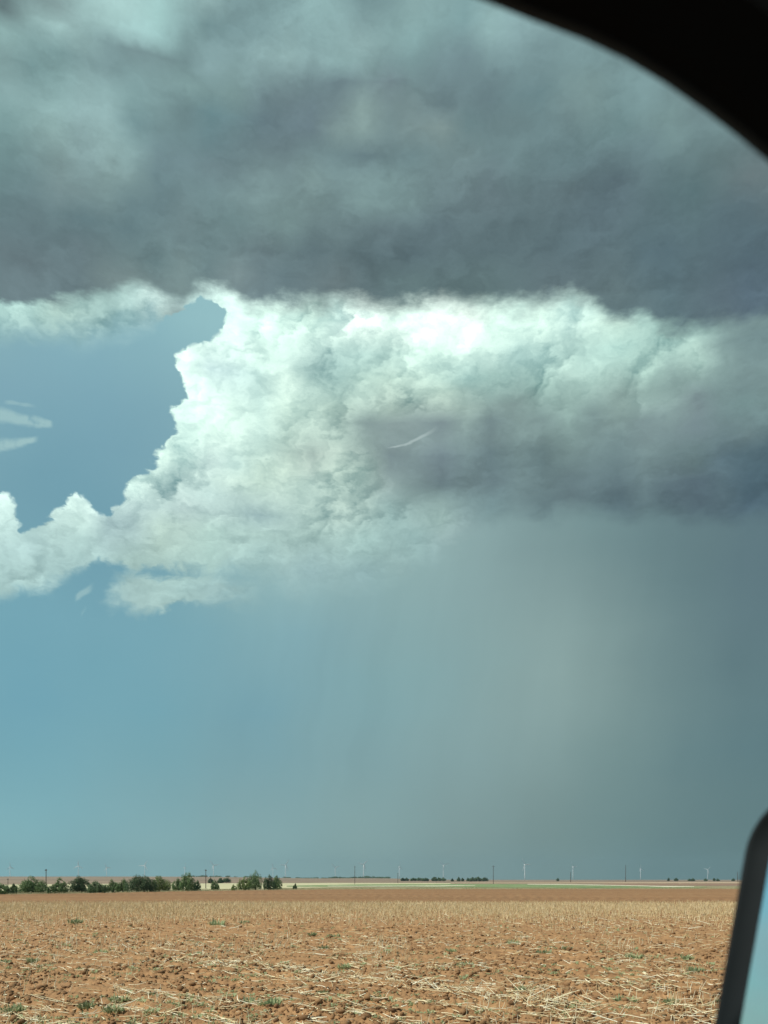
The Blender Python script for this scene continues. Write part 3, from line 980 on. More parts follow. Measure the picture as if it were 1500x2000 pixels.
# dense stubble in the band farther back
n = 190000
x, y = fan_points(n, 38, 112, power=2)
r = x * RS - y * RC
wave = 0.5 + 0.5 * np.cos(2 * np.pi * r / 1.02)
start = 45 + 12 * (fbm(x * 0.06, x * 0, 3, 91) - 0.5)
endd = 101 + 5 * (fbm(x * 0.05, x * 0, 3, 92) - 0.5)
dens = np.clip((y - start) / 26, 0.0, 1) ** 1.4 * np.clip((endd - y) / 2, 0, 1) * (0.35 + 0.65 * wave)
dens = dens * np.clip(0.35 + 1.3 * fbm(x * 0.12, y * 0.05, 3, 93), 0, 1)
keep = RNG.uniform(0, 1, n) < dens * 0.8
x, y = x[keep], y[keep]
n = len(x)
lay = RNG.uniform(0, 1, n) < 0.22
V3, F3 = blades(x, y, relief(x, y) + 0.03, RNG.uniform(0.14, 0.42, n), RNG.uniform(0.010, 0.019, n), RNG.uniform(0, 6.28, n),
                np.where(lay, RNG.normal(1.35, 0.15, n), np.abs(RNG.normal(0.08, 0.28, n))))
o = mesh_obj("stubble", V3, F3, M_stub)
tag(o, 'dense pale stubble standing in a band across the middle of the field', 'stubble', kind='stuff')

# sparse fine weeds all over the near field
def weed_geo(n, rad, hgt, seed):
    g = np.random.default_rng(seed)
    a = g.uniform(0, 6.28, n)
    rr = rad * np.sqrt(g.uniform(0, 1, n)) * 0.75
    bx, by = np.cos(a) * rr, np.sin(a) * rr
    out = a + g.normal(0, 0.7, n)
    lean = g.uniform(0.2, 1.25, n)
    L = g.uniform(0.45, 1.0, n) * hgt
    w = g.uniform(0.6, 1.3, n) * (0.012 if rad < 0.2 else 0.042)
    hx, hy = np.cos(out), np.sin(out)
    px_, py_ = -hy, hx
    V, Fc = [], []
    for i in range(n):
        b0 = np.array([bx[i], by[i], 0.0])
        dr = np.array([hx[i] * math.sin(lean[i]), hy[i] * math.sin(lean[i]), math.cos(lean[i])])
        sd_ = np.array([px_[i], py_[i], 0]) * w[i]
        m_ = b0 + dr * L[i] * 0.5 + np.array([0, 0, 0.02])
        t_ = b0 + dr * L[i] - np.array([0, 0, 0.1 * L[i]])
        k = len(V)
        V += [b0 - sd_ * 0.5, b0 + sd_ * 0.5, m_ + sd_, m_ - sd_, t_ + sd_ * 0.2, t_ - sd_ * 0.2]
        Fc += [[k, k + 1, k + 2, k + 3], [k + 3, k + 2, k + 4, k + 5]]
    return np.array(V), np.array(Fc)


ws = [weed_geo(9, 0.07, 0.07, s) for s in range(5)]
x, y = fan_points(5200, 14.5, 60)
keep = fbm(x * 0.5, y * 0.5, 3, 101) + 0.06 * RNG.standard_normal(len(x)) > 0.54
x, y = x[keep], y[keep]
zz = relief(x, y) + 0.05
VV, FF, off = [], [], 0
for i in range(len(x)):
    v, f = ws[i % 5]
    s = random.uniform(0.6, 1.8)
    VV.append(v * s + np.array([x[i], y[i], zz[i]]))
    FF.append(f + off)
    off += len(v)
o = mesh_obj("small_weeds", np.concatenate(VV), np.concatenate(FF), M_weed)
tag(o, 'tiny green sprouts sprinkled thinly over the bare soil', 'weeds', kind='stuff')

# weeds one can tell apart: (column, row, width in photo pixels, label)
WEEDS = [
    (147, 1808, 26, 'round green weed alone on bare soil, farthest weed on the left'),
    (424, 1812, 28, 'upright dark green weed, tallest of the two near the stubble left of centre'),
    (478, 1806, 18, 'small green weed just right of the tall dark one by the stubble'),
    (197, 1867, 26, 'bright green weed beside pale standing stalks at left'),
    (65, 1885, 24, 'thin grey green weed at the far left, below the standing stalks'),
    (8, 1887, 24, 'dull green weed cut by the left edge of the picture'),
    (92, 1893, 24, 'sparse weed beside the thin grey green one at far left'),
    (232, 1964, 36, 'broad low weed mat left of centre near the bottom'),
    (172, 1978, 34, 'leafy green weed low at left, beside the broad weed mat'),
    (25, 1984, 44, 'wide green weed in the bottom left corner'),
    (82, 1996, 30, 'green weed cut by the bottom edge at left'),
    (222, 1986, 40, 'thick green weed just below the broad weed mat'),
    (485, 1967, 44, 'largest light green weed mat near the bottom left of centre'),
    (532, 1977, 36, 'grey green weed with a straw stuck through it'),
    (350, 1994, 26, 'small green weed on the bottom edge beneath the light mat'),
    (652, 1833, 26, 'flat green weed between dark clods in the middle'),
    (610, 1832, 18, 'small grey weed left of the flat one between clods'),
    (633, 1857, 22, 'faint green weed just under the flat one between clods'),
    (592, 1929, 20, 'narrow green weed below the straw line in the middle'),
    (630, 1944, 20, 'thin green sprout tuft right of the narrow one below the straw line'),
    (673, 1900, 28, 'pale green weed above the long line of straw'),
    (880, 1865, 22, 'green weed left of a straw heap right of centre'),
    (908, 1888, 32, 'dark green weed beside straw, right of centre'),
    (1003, 1850, 24, 'upright green weed in bare soil right of centre'),
    (1060, 1867, 34, 'wide dull green weed right of the upright one'),
    (1108, 1858, 20, 'small green weed between two wide ones at right'),
    (1238, 1876, 32, 'green weed with a pale stalk behind it at right'),
    (1342, 1880, 26, 'green weed close to the mirror, upper one'),
    (1362, 1907, 34, 'green weed close to the mirror, lower one'),
    (1104, 1919, 24, 'green weed above the straw heap at lower right'),
    (1025, 1942, 36, 'bright green weed at the head of the straw heap'),
    (810, 1915, 30, 'green weed among straw at lower centre'),
    (1220, 1960, 40, 'green weed half under the big straw heap at lower right'),
    (715, 1990, 34, 'green weed at the bottom edge in the middle, with a stalk in it'),
    (1310, 1965, 28, 'small green weed near the foot of the mirror'),
]
wvar = []
for k in range(5):
    v, f = weed_geo(110, 0.62, 0.46, 300 + k)
    v = v.copy()
    me_o = mesh_obj("weed", v, f, M_weed, link=False)
    wvar.append(me_o.data)
for k, (px, py, w, lab) in enumerate(WEEDS):
    d = dist(py)
    X_, Y_ = ground(px, d)
    width = w * 1.0 / F * d
    o = bpy.data.objects.new("weed", wvar[k % 5])
    COL.objects.link(o)
    o.location = (X_, Y_, float(relief(np.array([X_]), np.array([Y_]))[0]) + 0.04)
    hh = 1.7 if k in (1, 23) else 1.1
    o.scale = (width, width * 1.1, width * hh)
    o.rotation_euler = (0, 0, random.uniform(0, 6.28))
    tag(o, lab, 'weed', 'green weeds in the ploughed field')

# dry grass ragging the far edge of the field
n = 16000
pxs = RNG.uniform(-250, 1750, n)
y = edge_d(pxs) * (1 + RNG.uniform(-0.01, 0.12, n))
x = (pxs - CX) / F * y
keep = fbm(x * 0.15, y * 0.02, 3, 111) > 0.42
x, y = x[keep], y[keep]
n = len(x)
V4, F4 = blades(x, y, np.zeros(n), RNG.uniform(0.12, 0.45, n), RNG.uniform(0.015, 0.035, n), RNG.uniform(0, 6.28, n), np.abs(RNG.normal(0.1, 0.3, n)))
M_edge = fieldcol("edge_grass", (0.36, 0.31, 0.17, 1), (0.46, 0.41, 0.23, 1), (0.22, 0.24, 0.11, 1), 0.05, 0.05, 0.5)
o = mesh_obj("dry_grass", V4, F4, M_edge)
tag(o, 'ragged dry grass along the far edge of the field', 'grass', kind='stuff')


# ------------------------------------------------------------------ trees
def crown_geo(lobes, nleaf, leaf, seed):
    """Leaf-sized faces through the volume of several lobes; lobes: (x, y, z, rx, ry, rz)."""
    g = np.random.default_rng(seed)
    vol = np.array([l[3] * l[4] * l[5] for l in lobes])
    which = g.choice(len(lobes), nleaf, p=vol / vol.sum())
    Lb = np.array(lobes)[which]
    v = g.standard_normal((nleaf, 3))
    v /= np.linalg.norm(v, axis=1, keepdims=True)
    rad = g.uniform(0.25, 1.0, nleaf) ** 0.45
    # ragged: the outline swells and shrinks with direction
    rag = 0.72 + 0.5 * fbm(v[:, 0] * 2.2 + which * 3.1 + 9, v[:, 2] * 2.2 + v[:, 1] * 1.4 + seed, 3, seed)
    C = Lb[:, :3] + v * (rad * rag)[:, None] * Lb[:, 3:]
    clump = fbm(C[:, 0] * 2.6 + 50, C[:, 2] * 2.6 + C[:, 1] * 0.9 + 20, 2, seed + 3)
    keep = (clump > 0.33) & (C[:, 2] > 0.05)
    C = C[keep]
    m_ = len(C)
    nrm = v[keep] + 0.7 * g.standard_normal((m_, 3)) + np.array([0, 0, 0.3])
    nrm /= np.linalg.norm(nrm, axis=1, keepdims=True)
    t1 = np.cross(nrm, g.standard_normal((m_, 3)))
    t1 /= np.linalg.norm(t1, axis=1, keepdims=True)
    t2 = np.cross(nrm, t1)
    s = (leaf * g.uniform(0.6, 1.4, m_))[:, None]
    V = np.stack([C - t1 * s, C - t2 * s * 0.55, C + t1 * s, C + t2 * s * 0.55], 1).reshape(-1, 3)
    Fc = np.arange(m_ * 4).reshape(-1, 4)
    return V, Fc


def tube(path, radii, seg=7):
    V, Fc = [], []
    for i, (p, r_) in enumerate(zip(path, radii)):
        p = Vector(p)
        q = Vector(path[min(i + 1, len(path) - 1)]) - Vector(path[max(i - 1, 0)])
        q.normalize()
        a = q.orthogonal().normalized()
        b_ = q.cross(a)
        for k in range(seg):
            th = 6.28318 * k / seg
            V.append(p + (a * math.cos(th) + b_ * math.sin(th)) * r_)
        if i:
            for k in range(seg):
                k2 = (k + 1) % seg
                Fc.append([(i - 1) * seg + k, (i - 1) * seg + k2, i * seg + k2, i * seg + k])
    Fc.append(list(range(seg))[::-1])
    Fc.append([(len(path) - 1) * seg + k for k in range(seg)])
    return V, Fc


def join_geo(parts):
    V, Fc, off = [], [], 0
    for v, f in parts:
        V += [tuple(q) for q in v]
        Fc += [[i + off for i in ff] for ff in f]
        off += len(v)
    return V, Fc


def tree(name, x0, x1, top, base, d, mat, label, cat, group, seed, nleaf=5200, lobes=None, leaf=0.105, multi=3):
    """A tree filling photo columns x0..x1 and rows top..base at distance d."""
    s = d / F
    w, h = (x1 - x0) * s * 1.06, (base - top) * s * 1.09
    cx = ((x0 + x1) / 2 - CX) * s
    g = random.Random(seed)
    root = empty(name, (cx, d, tzs((cx, d)) + 0.02))
    if lobes is None:
        lobes = []
        k = max(4, int(round(w / h * 3)) + 3)
        for i in range(k):
            fx = (i + 0.5) / k - 0.5 + g.uniform(-0.06, 0.06)
            hh = h * (1 - 1.3 * fx * fx) * g.uniform(0.74, 1.0)
            lobes.append((fx * w * 0.86, g.uniform(-0.25, 0.25) * w * 0.6, hh * 0.5, w * g.uniform(0.18, 0.27), w * 0.22, hh * 0.5))
        lobes.append((g.uniform(-0.12, 0.12) * w, 0, h * 0.70, w * 0.17, w * 0.17, h * 0.32))
    for fx in (-0.34, -0.12, 0.1, 0.33):       # foliage reaches down almost to the ground
        lobes.append((fx * w + g.uniform(-.04, .04) * w, g.uniform(-.15, .15) * w, h * 0.24, w * 0.17, w * 0.2, h * 0.23))
    V, Fc = crown_geo(lobes, nleaf, leaf, seed)
    mesh_obj("crown", V, Fc, mat, root)
    parts = []
    for k in range(multi):
        bx = g.uniform(-0.12, 0.12) * w
        tx = g.uniform(-0.3, 0.3) * w
        r0 = 0.03 * h * g.uniform(0.7, 1.1)
        parts.append(tube([(bx, 0, -0.1), (bx * 0.8 + tx * 0.3, g.uniform(-.1, .1), h * 0.3), (tx * 0.8, g.uniform(-.2, .2), h * 0.6), (tx, 0, h * 0.84)],
                          [r0, r0 * 0.75, r0 * 0.45, r0 * 0.15]))
        parts.append(tube([(bx * 0.8 + tx * 0.3, 0, h * 0.3), (-tx * 0.7, g.uniform(-.2, .2), h * 0.6)], [r0 * 0.5, r0 * 0.15], 5))
    V, Fc = join_geo(parts)
    mesh_obj("trunk", V, Fc, M_bark, root)
    tag(root, label, cat, group)
    return root


G1 = 'bushy trees along the left edge of the field'
TREES = [
    ('bushy_tree', -22, 17, 1725, 1746, M_leaf, 'low grey green tree cut by the left edge of the photo'),
    ('shrub', 20, 33, 1727, 1747, M_leaf, 'thin little shrub between the tree at the left edge and the broad tree'),
    ('bushy_tree', 33, 88, 1713, 1745, M_leaf, 'broad domed green tree left of the leftmost tall utility pole'),
    ('shrub', 93, 109, 1726, 1744, M_leaf, 'small round shrub just right of the leftmost tall utility pole'),
    ('bushy_tree', 103, 131, 1714.5, 1743.5, M_leaf, 'upright tree with two tips right of the leftmost tall utility pole'),
    ('bushy_tree', 137, 177, 1712, 1743, M_leafd, 'dark full tree at the left end of the long row'),
    ('bushy_tree', 172, 208, 1719, 1742.5, M_leafd, 'low dark tree second in the long row'),
    ('bushy_tree', 207, 233, 1718, 1742, M_leaf, 'thin see-through tree third in the long row'),
    ('bushy_tree', 230, 252, 1717, 1741.5, M_leaf, 'narrow light tree left of the biggest tree'),
    ('bushy_tree', 246, 303, 1708, 1741, M_leafd, 'biggest darkest tree of the row, with a flat ragged top'),
    ('bushy_tree', 292, 334, 1710.5, 1740.5, M_leafy, 'yellow green tree against the right side of the biggest one'),
    ('bushy_tree', 336, 357, 1716, 1740, M_leaf, 'small open tree left of the one with a pointed tip'),
    ('bushy_tree', 351, 381, 1704.5, 1739.5, M_leaf, 'green tree with a pointed tip left of the middle pole'),
    ('shrub', 378, 391, 1719, 1738.5, M_leafd, 'dark narrow shrub at the right foot of the pointed tree'),
    ('shrub', 413, 429, 1716.5, 1737, M_leaf, 'round green shrub nearest the road right of the second tall pole'),
    ('shrub', 452, 461, 1725, 1736.5, M_leafy, 'little yellow green shrub left of the pair of tall trees'),
    ('bushy_tree', 465, 488, 1712, 1738, M_leafy, 'shorter yellow green tree of the touching pair'),
    ('bushy_tree', 483, 511, 1702.5, 1738, M_leaf, 'tallest tree of the picture, with a ragged leaning tip'),
    ('bushy_tree', 515, 536, 1708, 1737.5, M_leafd, 'taller left half of the last dense pair of trees'),
    ('bushy_tree', 531, 551, 1710.5, 1737.5, M_leaf, 'right tree of the last dense pair, standing farthest right of the row'),
    ('shrub', 572, 580, 1725, 1736, M_leafd, 'tiny upright bush alone right of the row of trees'),
]
for k, (nm, x0, x1, tp, bs, mt, lab) in enumerate(TREES):
    d = float(edge_d(np.array([(x0 + x1) / 2]))[0]) * (1.015 + 0.03 * (k % 3))
    hpx = bs - tp
    base = HZ + EYE * F / d
    small = nm == 'shrub'
    tree(nm, x0, x1, base - hpx, base, d, mt, lab, 'shrub' if small else 'tree', 'shrubs among the roadside trees' if small else G1,
         50 + k, nleaf=int((1500 if small else 2200) + 110 * (x1 - x0) * hpx / 18), leaf=0.10, multi=2 if small else 3)

# three round trees out in the pasture, farther off
for k, (x0, x1, tp, bs, lab) in enumerate([
        (407, 416, 1715, 1725.5, 'small dark tree farther off in the pale pasture, beside the short pole'),
        (425, 436, 1715.5, 1725.5, 'middle one of the three dark trees out in the pale pasture'),
        (435, 450.5, 1714.5, 1724.5, 'widest and rightmost dark tree out in the pale pasture')]):
    d = dist(bs - 0.3)
    tree('pasture_tree', x0, x1, tp, bs, d, M_leafd, lab, 'tree', 'dark round trees in the far pasture', 90 + k, nleaf=2600, leaf=0.28)

# far trees near the horizon
FAR = [
    (783, 790, 1714.3, 'little far tree at the left end of the hazy horizon clumps'),
    (790, 798, 1714.8, 'second little far tree beside the first horizon clump'),
    (802, 814, 1714.8, 'left part of the longest dark blue horizon clump'),
    (812, 826, 1713.6, 'tallest middle part of the longest dark blue horizon clump'),
    (824, 837, 1714.8, 'right part of the longest dark blue horizon clump'),
    (843, 853, 1712.8, 'left tree of the horizon clump in front of a wind turbine'),
    (852, 862, 1714.2, 'middle tree of the horizon clump in front of a wind turbine'),
    (861, 871, 1714.3, 'right tree of the horizon clump in front of a wind turbine'),
    (881, 886, 1716, 'tiny far tree between two horizon clumps, left one'),
    (893, 899, 1713.5, 'tiny far tree between two horizon clumps, taller one'),
    (901, 906, 1715, 'tiny far tree between two horizon clumps, right one'),
    (911, 917, 1714.8, 'small far tree at the left tip of the last long clump'),
    (916, 928, 1713.8, 'left part of the last long clump left of the crossarm pole'),
    (926, 940, 1712.8, 'middle part of the last long clump left of the crossarm pole'),
    (939, 953, 1713.6, 'right part of the last long clump left of the crossarm pole'),
    (1087, 1092, 1715.3, 'single far speck of a tree left of the thin short pole'),
    (1304, 1308, 1715, 'slim far tree, first on the right-hand horizon'),
    (1317, 1324, 1715, 'roundest dark far tree, second on the right-hand horizon'),
    (1344, 1349, 1716.5, 'low faint far tree left of a darker one on the right-hand horizon'),
    (1349, 1357, 1716, 'wide dark far tree at the middle of the right-hand horizon'),
    (1375, 1381, 1716, 'dark far tree below the rightmost wind turbine'),
    (1393, 1397, 1715.3, 'upright far tree left of a wide low one near the mirror'),
    (1399, 1405, 1716.3, 'wide low far tree near the mirror'),
    (1429, 1435, 1716, 'last far tree, right beside the mirror'),
]
for k, (x0, x1, tp, lab) in enumerate(FAR):
    d = 1250.0 + 40 * (k % 4) if x0 < 1000 else 1500.0 + 30 * (k % 3)
    cx = ((x0 + x1) / 2 - CX) / F * d
    bs = HZ + (EYE - tzs((cx, d))) * F / d
    tree('far_tree', x0, x1, tp, bs, d, M_leafd, lab, 'tree', 'far trees on the horizon', 130 + k, nleaf=700, leaf=0.8, multi=1)
# the hazy far-off line of woodland behind the pasture
lob = []
for i in range(70):
    px = 350 + i * 6 + random.uniform(-2, 2)
    if random.random() < 0.3 or (450 < px < 560 and random.random() < 0.5):
        continue
    d = 2900
    xx = (px - CX) / F * d
    hh = random.uniform(3, 7) * (1.3 if px > 640 else 0.8)
    lob.append((xx, d + random.uniform(-40, 40), tzs((xx, d)) + hh * 0.45, random.uniform(6, 14), 10, hh * 0.55))
V, Fc = crown_geo(lob, 9000, 1.2, 777)
o = mesh_obj("far_woodland", V, Fc, M_leafd)
tag(o, 'faint hazy line of woodland on the far rise behind the pasture', 'woodland', kind='stuff')

# ------------------------------------------------------------------ utility poles
POLES = [
    (15.5, 1716, 1733, 0, 'short distant pole low behind the trees at the far left'),
    (90, 1697, 1739, 0, 'tall bare utility pole between the first two groups of trees'),
    (402, 1697.5, 1735.5, 0, 'tall utility pole right of the pointed tree'),
    (411.5, 1711, 1726, 0, 'short far pole rising from the small dark pasture tree'),
    (693, 1691, 1727, 0, 'tall utility pole standing alone left of the middle of the photo'),
    (777, 1705, 1725, 0, 'short thin pole left of the long dark horizon clump'),
    (963.5, 1690, 1726, 1, 'utility pole with a short crossarm in the middle right'),
    (1114.5, 1703, 1723.5, 0, 'thin short pole on the right between two tall poles'),
    (1222, 1689.5, 1722.8, 0, 'tall utility pole farthest right in open land'),
    (1440.5, 1703, 1721.5, 0, 'faint thin pole almost touching the mirror'),
]
for px, tp, bs, arm, lab in POLES:
    d = dist(bs)
    H = (bs - tp) / F * d
    X_, Y_ = ground(px, d)
    root = empty('utility_pole', (X_, Y_, tzs((X_, Y_))))
    r0 = max(0.13, 0.00032 * d)
    V, Fc = tube([(0, 0, -0.5), (0, 0, H * 0.5), (0, 0, H)], [r0, r0 * 0.85, r0 * 0.65], 10)
    mesh_obj('pole', V, Fc, M_pole, root)
    aw = 1.1 if arm else 0.24
    V, Fc = tube([(-aw, -r0 * 0.8, H * 0.93), (aw, -r0 * 0.8, H * 0.93)], [0.07, 0.07], 6)
    mesh_obj('crossarm', V, Fc, M_pole, root)
    for s_ in (-1, 1):
        V, Fc = tube([(s_ * aw * 0.85, -r0 * 0.8, H * 0.93 + 0.05), (s_ * aw * 0.85, -r0 * 0.8, H * 0.93 + 0.16), (s_ * aw * 0.85, -r0 * 0.8, H * 0.93 + 0.3)], [0.05, 0.09, 0.05], 8)
        mesh_obj('insulator', V, Fc, M_iron, root)
    tag(root, lab, 'utility pole', 'utility poles across the plain')

# ------------------------------------------------------------------ wind turbines
TD = 5400.0


def blade_mesh():
    V, Fc = [], []
    L = 42.0
    secs = [(0.0, 1.0, 1.0, 0), (2.0, 1.1, 1.0, 0), (6.0, 2.3, 0.7, 0.25), (10, 2.5, 0.5, 0.2), (20, 1.7, 0.35, 0.12), (30, 1.2, 0.22, 0.06), (38, 0.8, 0.14, 0.02), (42, 0.25, 0.05, 0)]
    k = 8
    for (z, c, t, tw) in secs:
        for q in range(k):
            a = 6.2832 * q / k
            x = math.cos(a) * c * 1.25 - (c * 0.2 if z > 3 else 0)
            y = math.sin(a) * t * 0.6
            V.append((x * math.cos(tw) - y * math.sin(tw), x * math.sin(tw) + y * math.cos(tw), z))
    for i in range(len(secs) - 1):
        for q in range(k):
            q2 = (q + 1) % k
            Fc.append([i * k + q, i * k + q2, (i + 1) * k + q2, (i + 1) * k + q])
    Fc.append(list(range(k))[::-1])
    Fc.append([(len(secs) - 1) * k + q for q in range(k)])
    return mesh_obj('blade', V, Fc, M_white, link=False, smooth=True).data


def make_turbine():
    root = empty('wind_turbine', (0, 0, 0))
    V, Fc = tube([(0, 0, -3), (0, 0, 0.5), (0, 0, 1.0)], [2.6, 2.6, 2.4], 16)
    # tower modelled one unit high hub, stretched by the object's own height
    V, Fc = tube([(0, 0, -4), (0, 0, 30), (0, 0, 60), (0, 0, 88.5)], [2.5, 2.1, 1.8, 1.4], 16)
    mesh_obj('tower', V, Fc, M_white, root, smooth=True)
    V, Fc = tube([(0, -3.4, 0), (0, -2.6, 0), (0, 1, 0), (0, 6.5, 0), (0, 8, 0)], [1.0, 1.7, 1.9, 1.7, 1.1], 10)
    nac = mesh_obj('nacelle', V, Fc, M_white, root, smooth=True)
    nac.location = (0, 0, 90)
    V, Fc = tube([(0, -1.2, 0), (0, -0.6, 0), (0, 1.0, 0), (0, 1.6, 0)], [0.3, 1.2, 1.6, 1.5], 12)
    hub = mesh_obj('hub', V, Fc, M_white, root, smooth=True)
    hub.location = (0, -5, 90)
    bmsh = blade_mesh()
    for k in range(3):
        b = bpy.data.objects.new('blade', bmsh)
        COL.objects.link(b)
        b.parent = root
        b.location = (0, -4.6, 90)
        b.rotation_euler = (0, k * 2 * math.pi / 3, 0)
    return root


# column, hub row, yaw (deg), angle of first blade clockwise from up (deg), label
TURB = [
    (19.5, 1693.5, 50, 115, 'wind turbine farthest left, one blade stretched out to the right'),
    (153, 1691, 12, 0, 'wind turbine with one blade straight up, over the left end of the long row'),
    (208, 1694.5, 30, 95, 'bright wind turbine with blades up left, right and down, left of the biggest tree'),
    (282.5, 1690.5, 8, 28, 'wind turbine above the biggest dark tree'),
    (360.5, 1694, 74, 20, 'wind turbine seen edge-on above the pointed tree, looking like a short stroke'),
    (417, 1690, 20, -38, 'wind turbine just right of the second tall pole, blade to the upper left'),
    (533, 1695, 35, -12, 'very faint wind turbine above the last dense pair of trees'),
    (557.5, 1689.5, 30, 32, 'wind turbine right of the last pair of trees, blade to the upper right'),
    (655, 1694.5, 20, -48, 'faint V-shaped wind turbine left of the lone central pole'),
    (710, 1688.5, 25, 44, 'wind turbine just right of the lone central pole'),
    (780, 1693, 55, 2, 'hardly visible wind turbine right above the short thin pole'),
    (866, 1690, 30, -50, 'wind turbine above the horizon clump of three trees'),
    (1025, 1688.5, 25, -32, 'clear white wind turbine right of the crossarm pole'),
    (1119, 1693, 40, 85, 'dim wind turbine right beside the thin short pole at right'),
    (1251, 1697, 35, -5, 'dim small wind turbine right of the farthest right tall pole'),
    (1382, 1698.5, 10, 45, 'dim wind turbine with blades in a V, nearest the mirror'),
]
proto = make_turbine()
for k, (px, hub, yaw, a0, lab) in enumerate(TURB):
    t = proto if k == 0 else copy_tree(proto)
    d = TD * (1.38 if px in (533, 655, 780, 866, 1119, 1251, 1382) else 1.0)
    x_ = (px - CX) / F * d
    zh = EYE + (HZ - hub) / F * d
    z0 = tzs((x_, d))
    t.location = (x_, d, z0)
    t.rotation_euler = (0, 0, R(yaw))
    sc = (zh - z0) / 90.0
    t.scale = (sc, sc, sc)
    q = 0
    for ch in t.children:
        if ch.name.startswith('blade'):
            ch.rotation_euler = (0, R(a0) + q * 2 * math.pi / 3, 0)
            q += 1
    tag(t, lab, 'wind turbine', 'wind turbines along the horizon')


# ------------------------------------------------------------------ the vehicle one looks out of
M_black = plain("black_trim", (0.004, 0.004, 0.004), 0.1, 20, 0.95, 0.03)
M_seal = plain("window_rubber", (0.006, 0.0065, 0.007), 0.1, 30, 0.7, 0.2)
M_house = plain("mirror_black_plastic", (0.007, 0.010, 0.011), 0.45, 14, 0.6, 0.25)


def glassm(b, p, out):
    p.inputs['Base Color'].default_value = (0.80, 0.93, 0.95, 1)
    p.inputs['Metallic'].default_value = 1.0
    p.inputs['Roughness'].default_value = 0.05


M_mirror = material("mirror_glass", glassm)
veh = empty('vehicle', (0, 0.62, 0))
VD = 0.62


def at_px(px, py, d):
    return ((px - CX) / F * d, d, EYE + (HZ - py) / F * d)


curve_px = [(-2200, -230), (-1200, -228), (-400, -215), (100, -190), (400, -148), (600, -105), (780, -54), (940, 0), (1040, 28 + 12), (1140, 78), (1220, 116),
            (1300, 164), (1380, 220), (1440, 266), (1500, 316), (1600, 408), (1720, 530), (1880, 710), (2080, 960), (2330, 1300), (2600, 1700), (2800, 2020), (2900, 2200)]
inner = [Vector(at_px(a, b, VD)) for a, b in curve_px]
# outward normals of the opening in the window plane
V, Fc = [], []
prof = [(0.0, 0.0), (0.0, 0.012), (0.012, 0.02), (0.03, 0.022), (0.03, -0.03), (0.012, -0.028), (0.0, -0.012)]
npf = 8
loc0 = Vector((0, VD, 0))
for i, p in enumerate(inner):
    t = (inner[min(i + 1, len(inner) - 1)] - inner[max(i - 1, 0)]).normalized()
    nrm = Vector((-t.z, 0, t.x))
    if nrm.z < 0 and nrm.x < 0:
        nrm = -nrm
    if nrm.z < 0:
        nrm = -nrm
    for (o_, dep) in [(0.0, 0.0), (0.006, 0.003), (0.03, 0.004), (0.30, 0.004), (0.42, -0.02), (0.30, -0.09), (0.03, -0.05), (0.006, -0.02)]:
        V.append(p + nrm * o_ + Vector((0, dep, 0)) - loc0)
    if i:
        for k in range(npf):
            k2 = (k + 1) % npf
            Fc.append([(i - 1) * npf + k, (i - 1) * npf + k2, i * npf + k2, i * npf + k])
mesh_obj('window_frame', V, Fc, M_black, veh, smooth=False)
# rubber seal lining the opening
V, Fc = [], []
for i, p in enumerate(inner):
    t = (inner[min(i + 1, len(inner) - 1)] - inner[max(i - 1, 0)]).normalized()
    nrm = Vector((-t.z, 0, t.x))
    if nrm.z < 0:
        nrm = -nrm
    for k in range(6):
        a = 1.0472 * k
        V.append(p + nrm * (0.001 + 0.0022 * math.cos(a)) + Vector((0, -0.004 + 0.004 * math.sin(a), 0)) - loc0)
    if i:
        for k in range(6):
            k2 = (k + 1) % 6
            Fc.append([(i - 1) * 6 + k, (i - 1) * 6 + k2, i * 6 + k2, i * 6 + k])
mesh_obj('window_seal', V, Fc, M_seal, veh)
# door top below the window
zb = EYE + (HZ - 2330) / F * VD
bmx = [(-1.9, zb - 0.55), (1.0, zb - 0.55), (1.0, zb), (-1.9, zb)]
V, Fc = [], []
sec = [(-0.06, -0.6), (-0.06, -0.03), (-0.03, 0.0), (0.05, 0.0), (0.075, -0.03), (0.10, -0.6)]
for X_ in (-1.9, -0.9, 0.1, 1.0):
    for (a, b) in sec:
        V.append((X_, a, zb + b))
for i in range(3):
    for k in range(len(sec) - 1):
        Fc.append([i * 6 + k, i * 6 + k + 1, (i + 1) * 6 + k + 1, (i + 1) * 6 + k])
mesh_obj('door_panel', V, Fc, M_black, veh)
tag(veh, 'black inside of the vehicle window and its door mirror framing the view', 'vehicle')

# door mirror: rounded tall housing, the glass turned to the rear
MO = Vector(at_px(1440, 1800, 1.02))            # outboard edge, about mid height
MI = Vector(at_px(1900, 1800, 0.80))
ax = (MI - MO)
ax.z = 0
ax.normalize()
lean = 0.10
up = Vector((lean * ax.x * 1.0, lean * ax.y, 1.0)).normalized()
nrm = ax.cross(up).normalized()
if nrm.y > 0:
    nrm = -nrm
up = (up - nrm * 0.14).normalized()         # the whole head is tipped back a little
nrm = ax.cross(up).normalized()
if nrm.y > 0:
    nrm = -nrm
# tip the glass up a little
NT = nrm
width, height, rc = 0.24, 0.40, 0.07


def rrect(w, h, r, n=8):
    pts = []
    for cx_, cy_, a0 in ((w - r, h - r, 0), (r, h - r, 90), (r, r, 180), (w - r, r, 270)):
        for k in range(n + 1):
            a = R(a0 + 90 * k / n)
            pts.append((cx_ + r * math.cos(a), cy_ + r * math.sin(a)))
    return pts


base = MO - up * (height - (1800 - 1548) / F * 1.02)
base = base - Vector((0, 0, 0))
mroot = bpy.data.objects.new('side_mirror', None)


def mpt(a, b, c):
    return base + ax * a + up * b + nrm * c - loc0


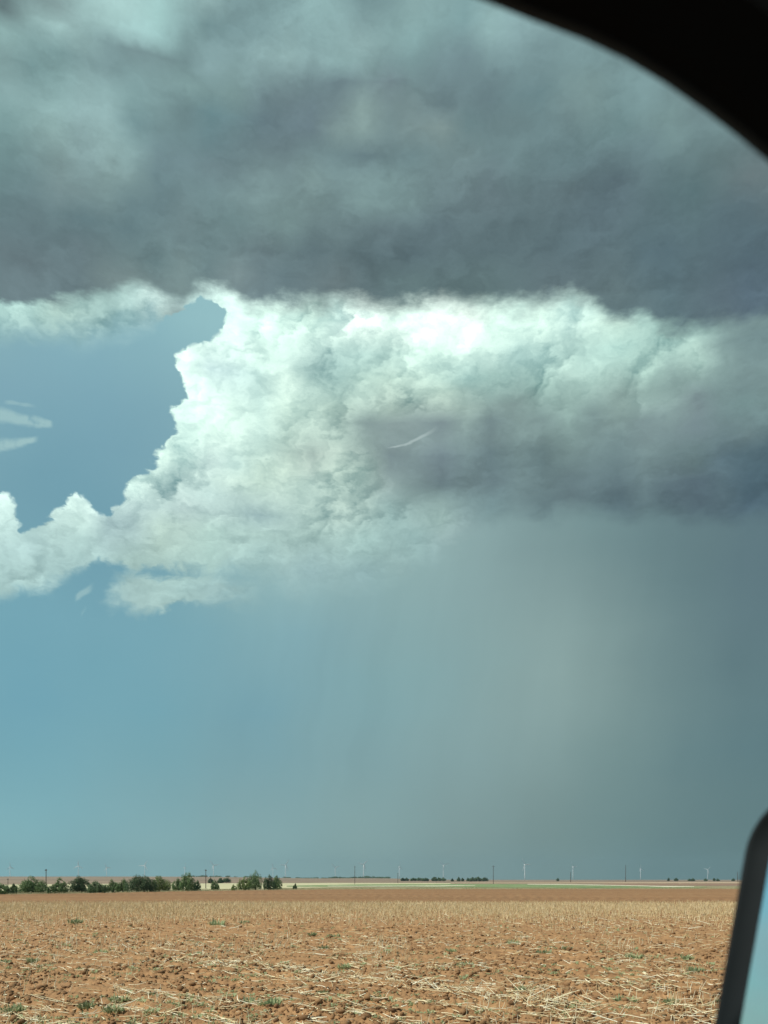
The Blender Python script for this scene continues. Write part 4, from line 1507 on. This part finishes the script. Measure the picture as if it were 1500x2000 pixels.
V, Fc = [], []
layers = [(0.009, 0.0), (0.004, 0.005), (0.0, 0.008), (-0.004, -0.01), (0.0, -0.05), (0.02, -0.085), (0.06, -0.105), (0.10, -0.112)]
inner_l = (0.030, -0.004)
rings = []
for (ins, dep) in [(0.026, -0.006)] + layers:
    pts = rrect(width - 2 * ins, height - 2 * ins, max(rc - ins, 0.012))
    rings.append([mpt(a + ins, b + ins, dep) for a, b in pts])
k = len(rings[0])
for rg in rings:
    V += rg
for i in range(len(rings) - 1):
    for q in range(k):
        q2 = (q + 1) % k
        Fc.append([i * k + q, i * k + q2, (i + 1) * k + q2, (i + 1) * k + q])
Fc.append([(len(rings) - 1) * k + q for q in range(k)])
hs = mesh_obj('side_mirror', V, Fc, M_house, veh, smooth=True)
# stalk joining it to the door
V, Fc = tube([mpt(width * 0.9, 0.12, -0.05), mpt(width * 1.35, 0.05, -0.05), Vector((0.62, 0.1, zb - 0.03))], [0.03, 0.028, 0.035], 10)
mesh_obj('mirror_arm', V, Fc, M_house, hs, smooth=True)
TIP = 0.13                                       # the glass is tipped to look up
pts = rrect(width - 0.052, height - 0.052, 0.045)
gv = []
for a, b in pts:
    gv.append(mpt(a + 0.026, b + 0.026, -0.004))
mesh_obj('mirror_glass', gv, [list(range(len(gv)))], M_mirror, hs)


# ------------------------------------------------------------------ haze
def hazebox():
    x0, x1, y0, y1, z0, z1 = -6500, 6500, -1500, 7600, -3.0, 170.0
    V = [(x, y, z) for x in (x0, x1) for y in (y0, y1) for z in (z0, z1)]
    Fc = [[0, 1, 3, 2], [4, 6, 7, 5], [0, 4, 5, 1], [2, 3, 7, 6], [0, 2, 6, 4], [1, 5, 7, 3]]
    m = bpy.data.materials.new('haze_air')
    m.use_nodes = True
    t = m.node_tree
    t.nodes.clear()
    out = t.nodes.new('ShaderNodeOutputMaterial')
    pv = t.nodes.new('ShaderNodeVolumePrincipled')
    pv.inputs['Color'].default_value = (0.36, 0.54, 0.60, 1)
    pv.inputs['Density'].default_value = 0.00008
    pv.inputs['Anisotropy'].default_value = 0.0
    t.links.new(pv.outputs[0], out.inputs['Volume'])
    o = mesh_obj('haze', V, Fc, m)
    tag(o, kind='stuff')
    o['label'] = 'thin pale haze in the air over the whole plain'
    o['category'] = 'haze'


hazebox()
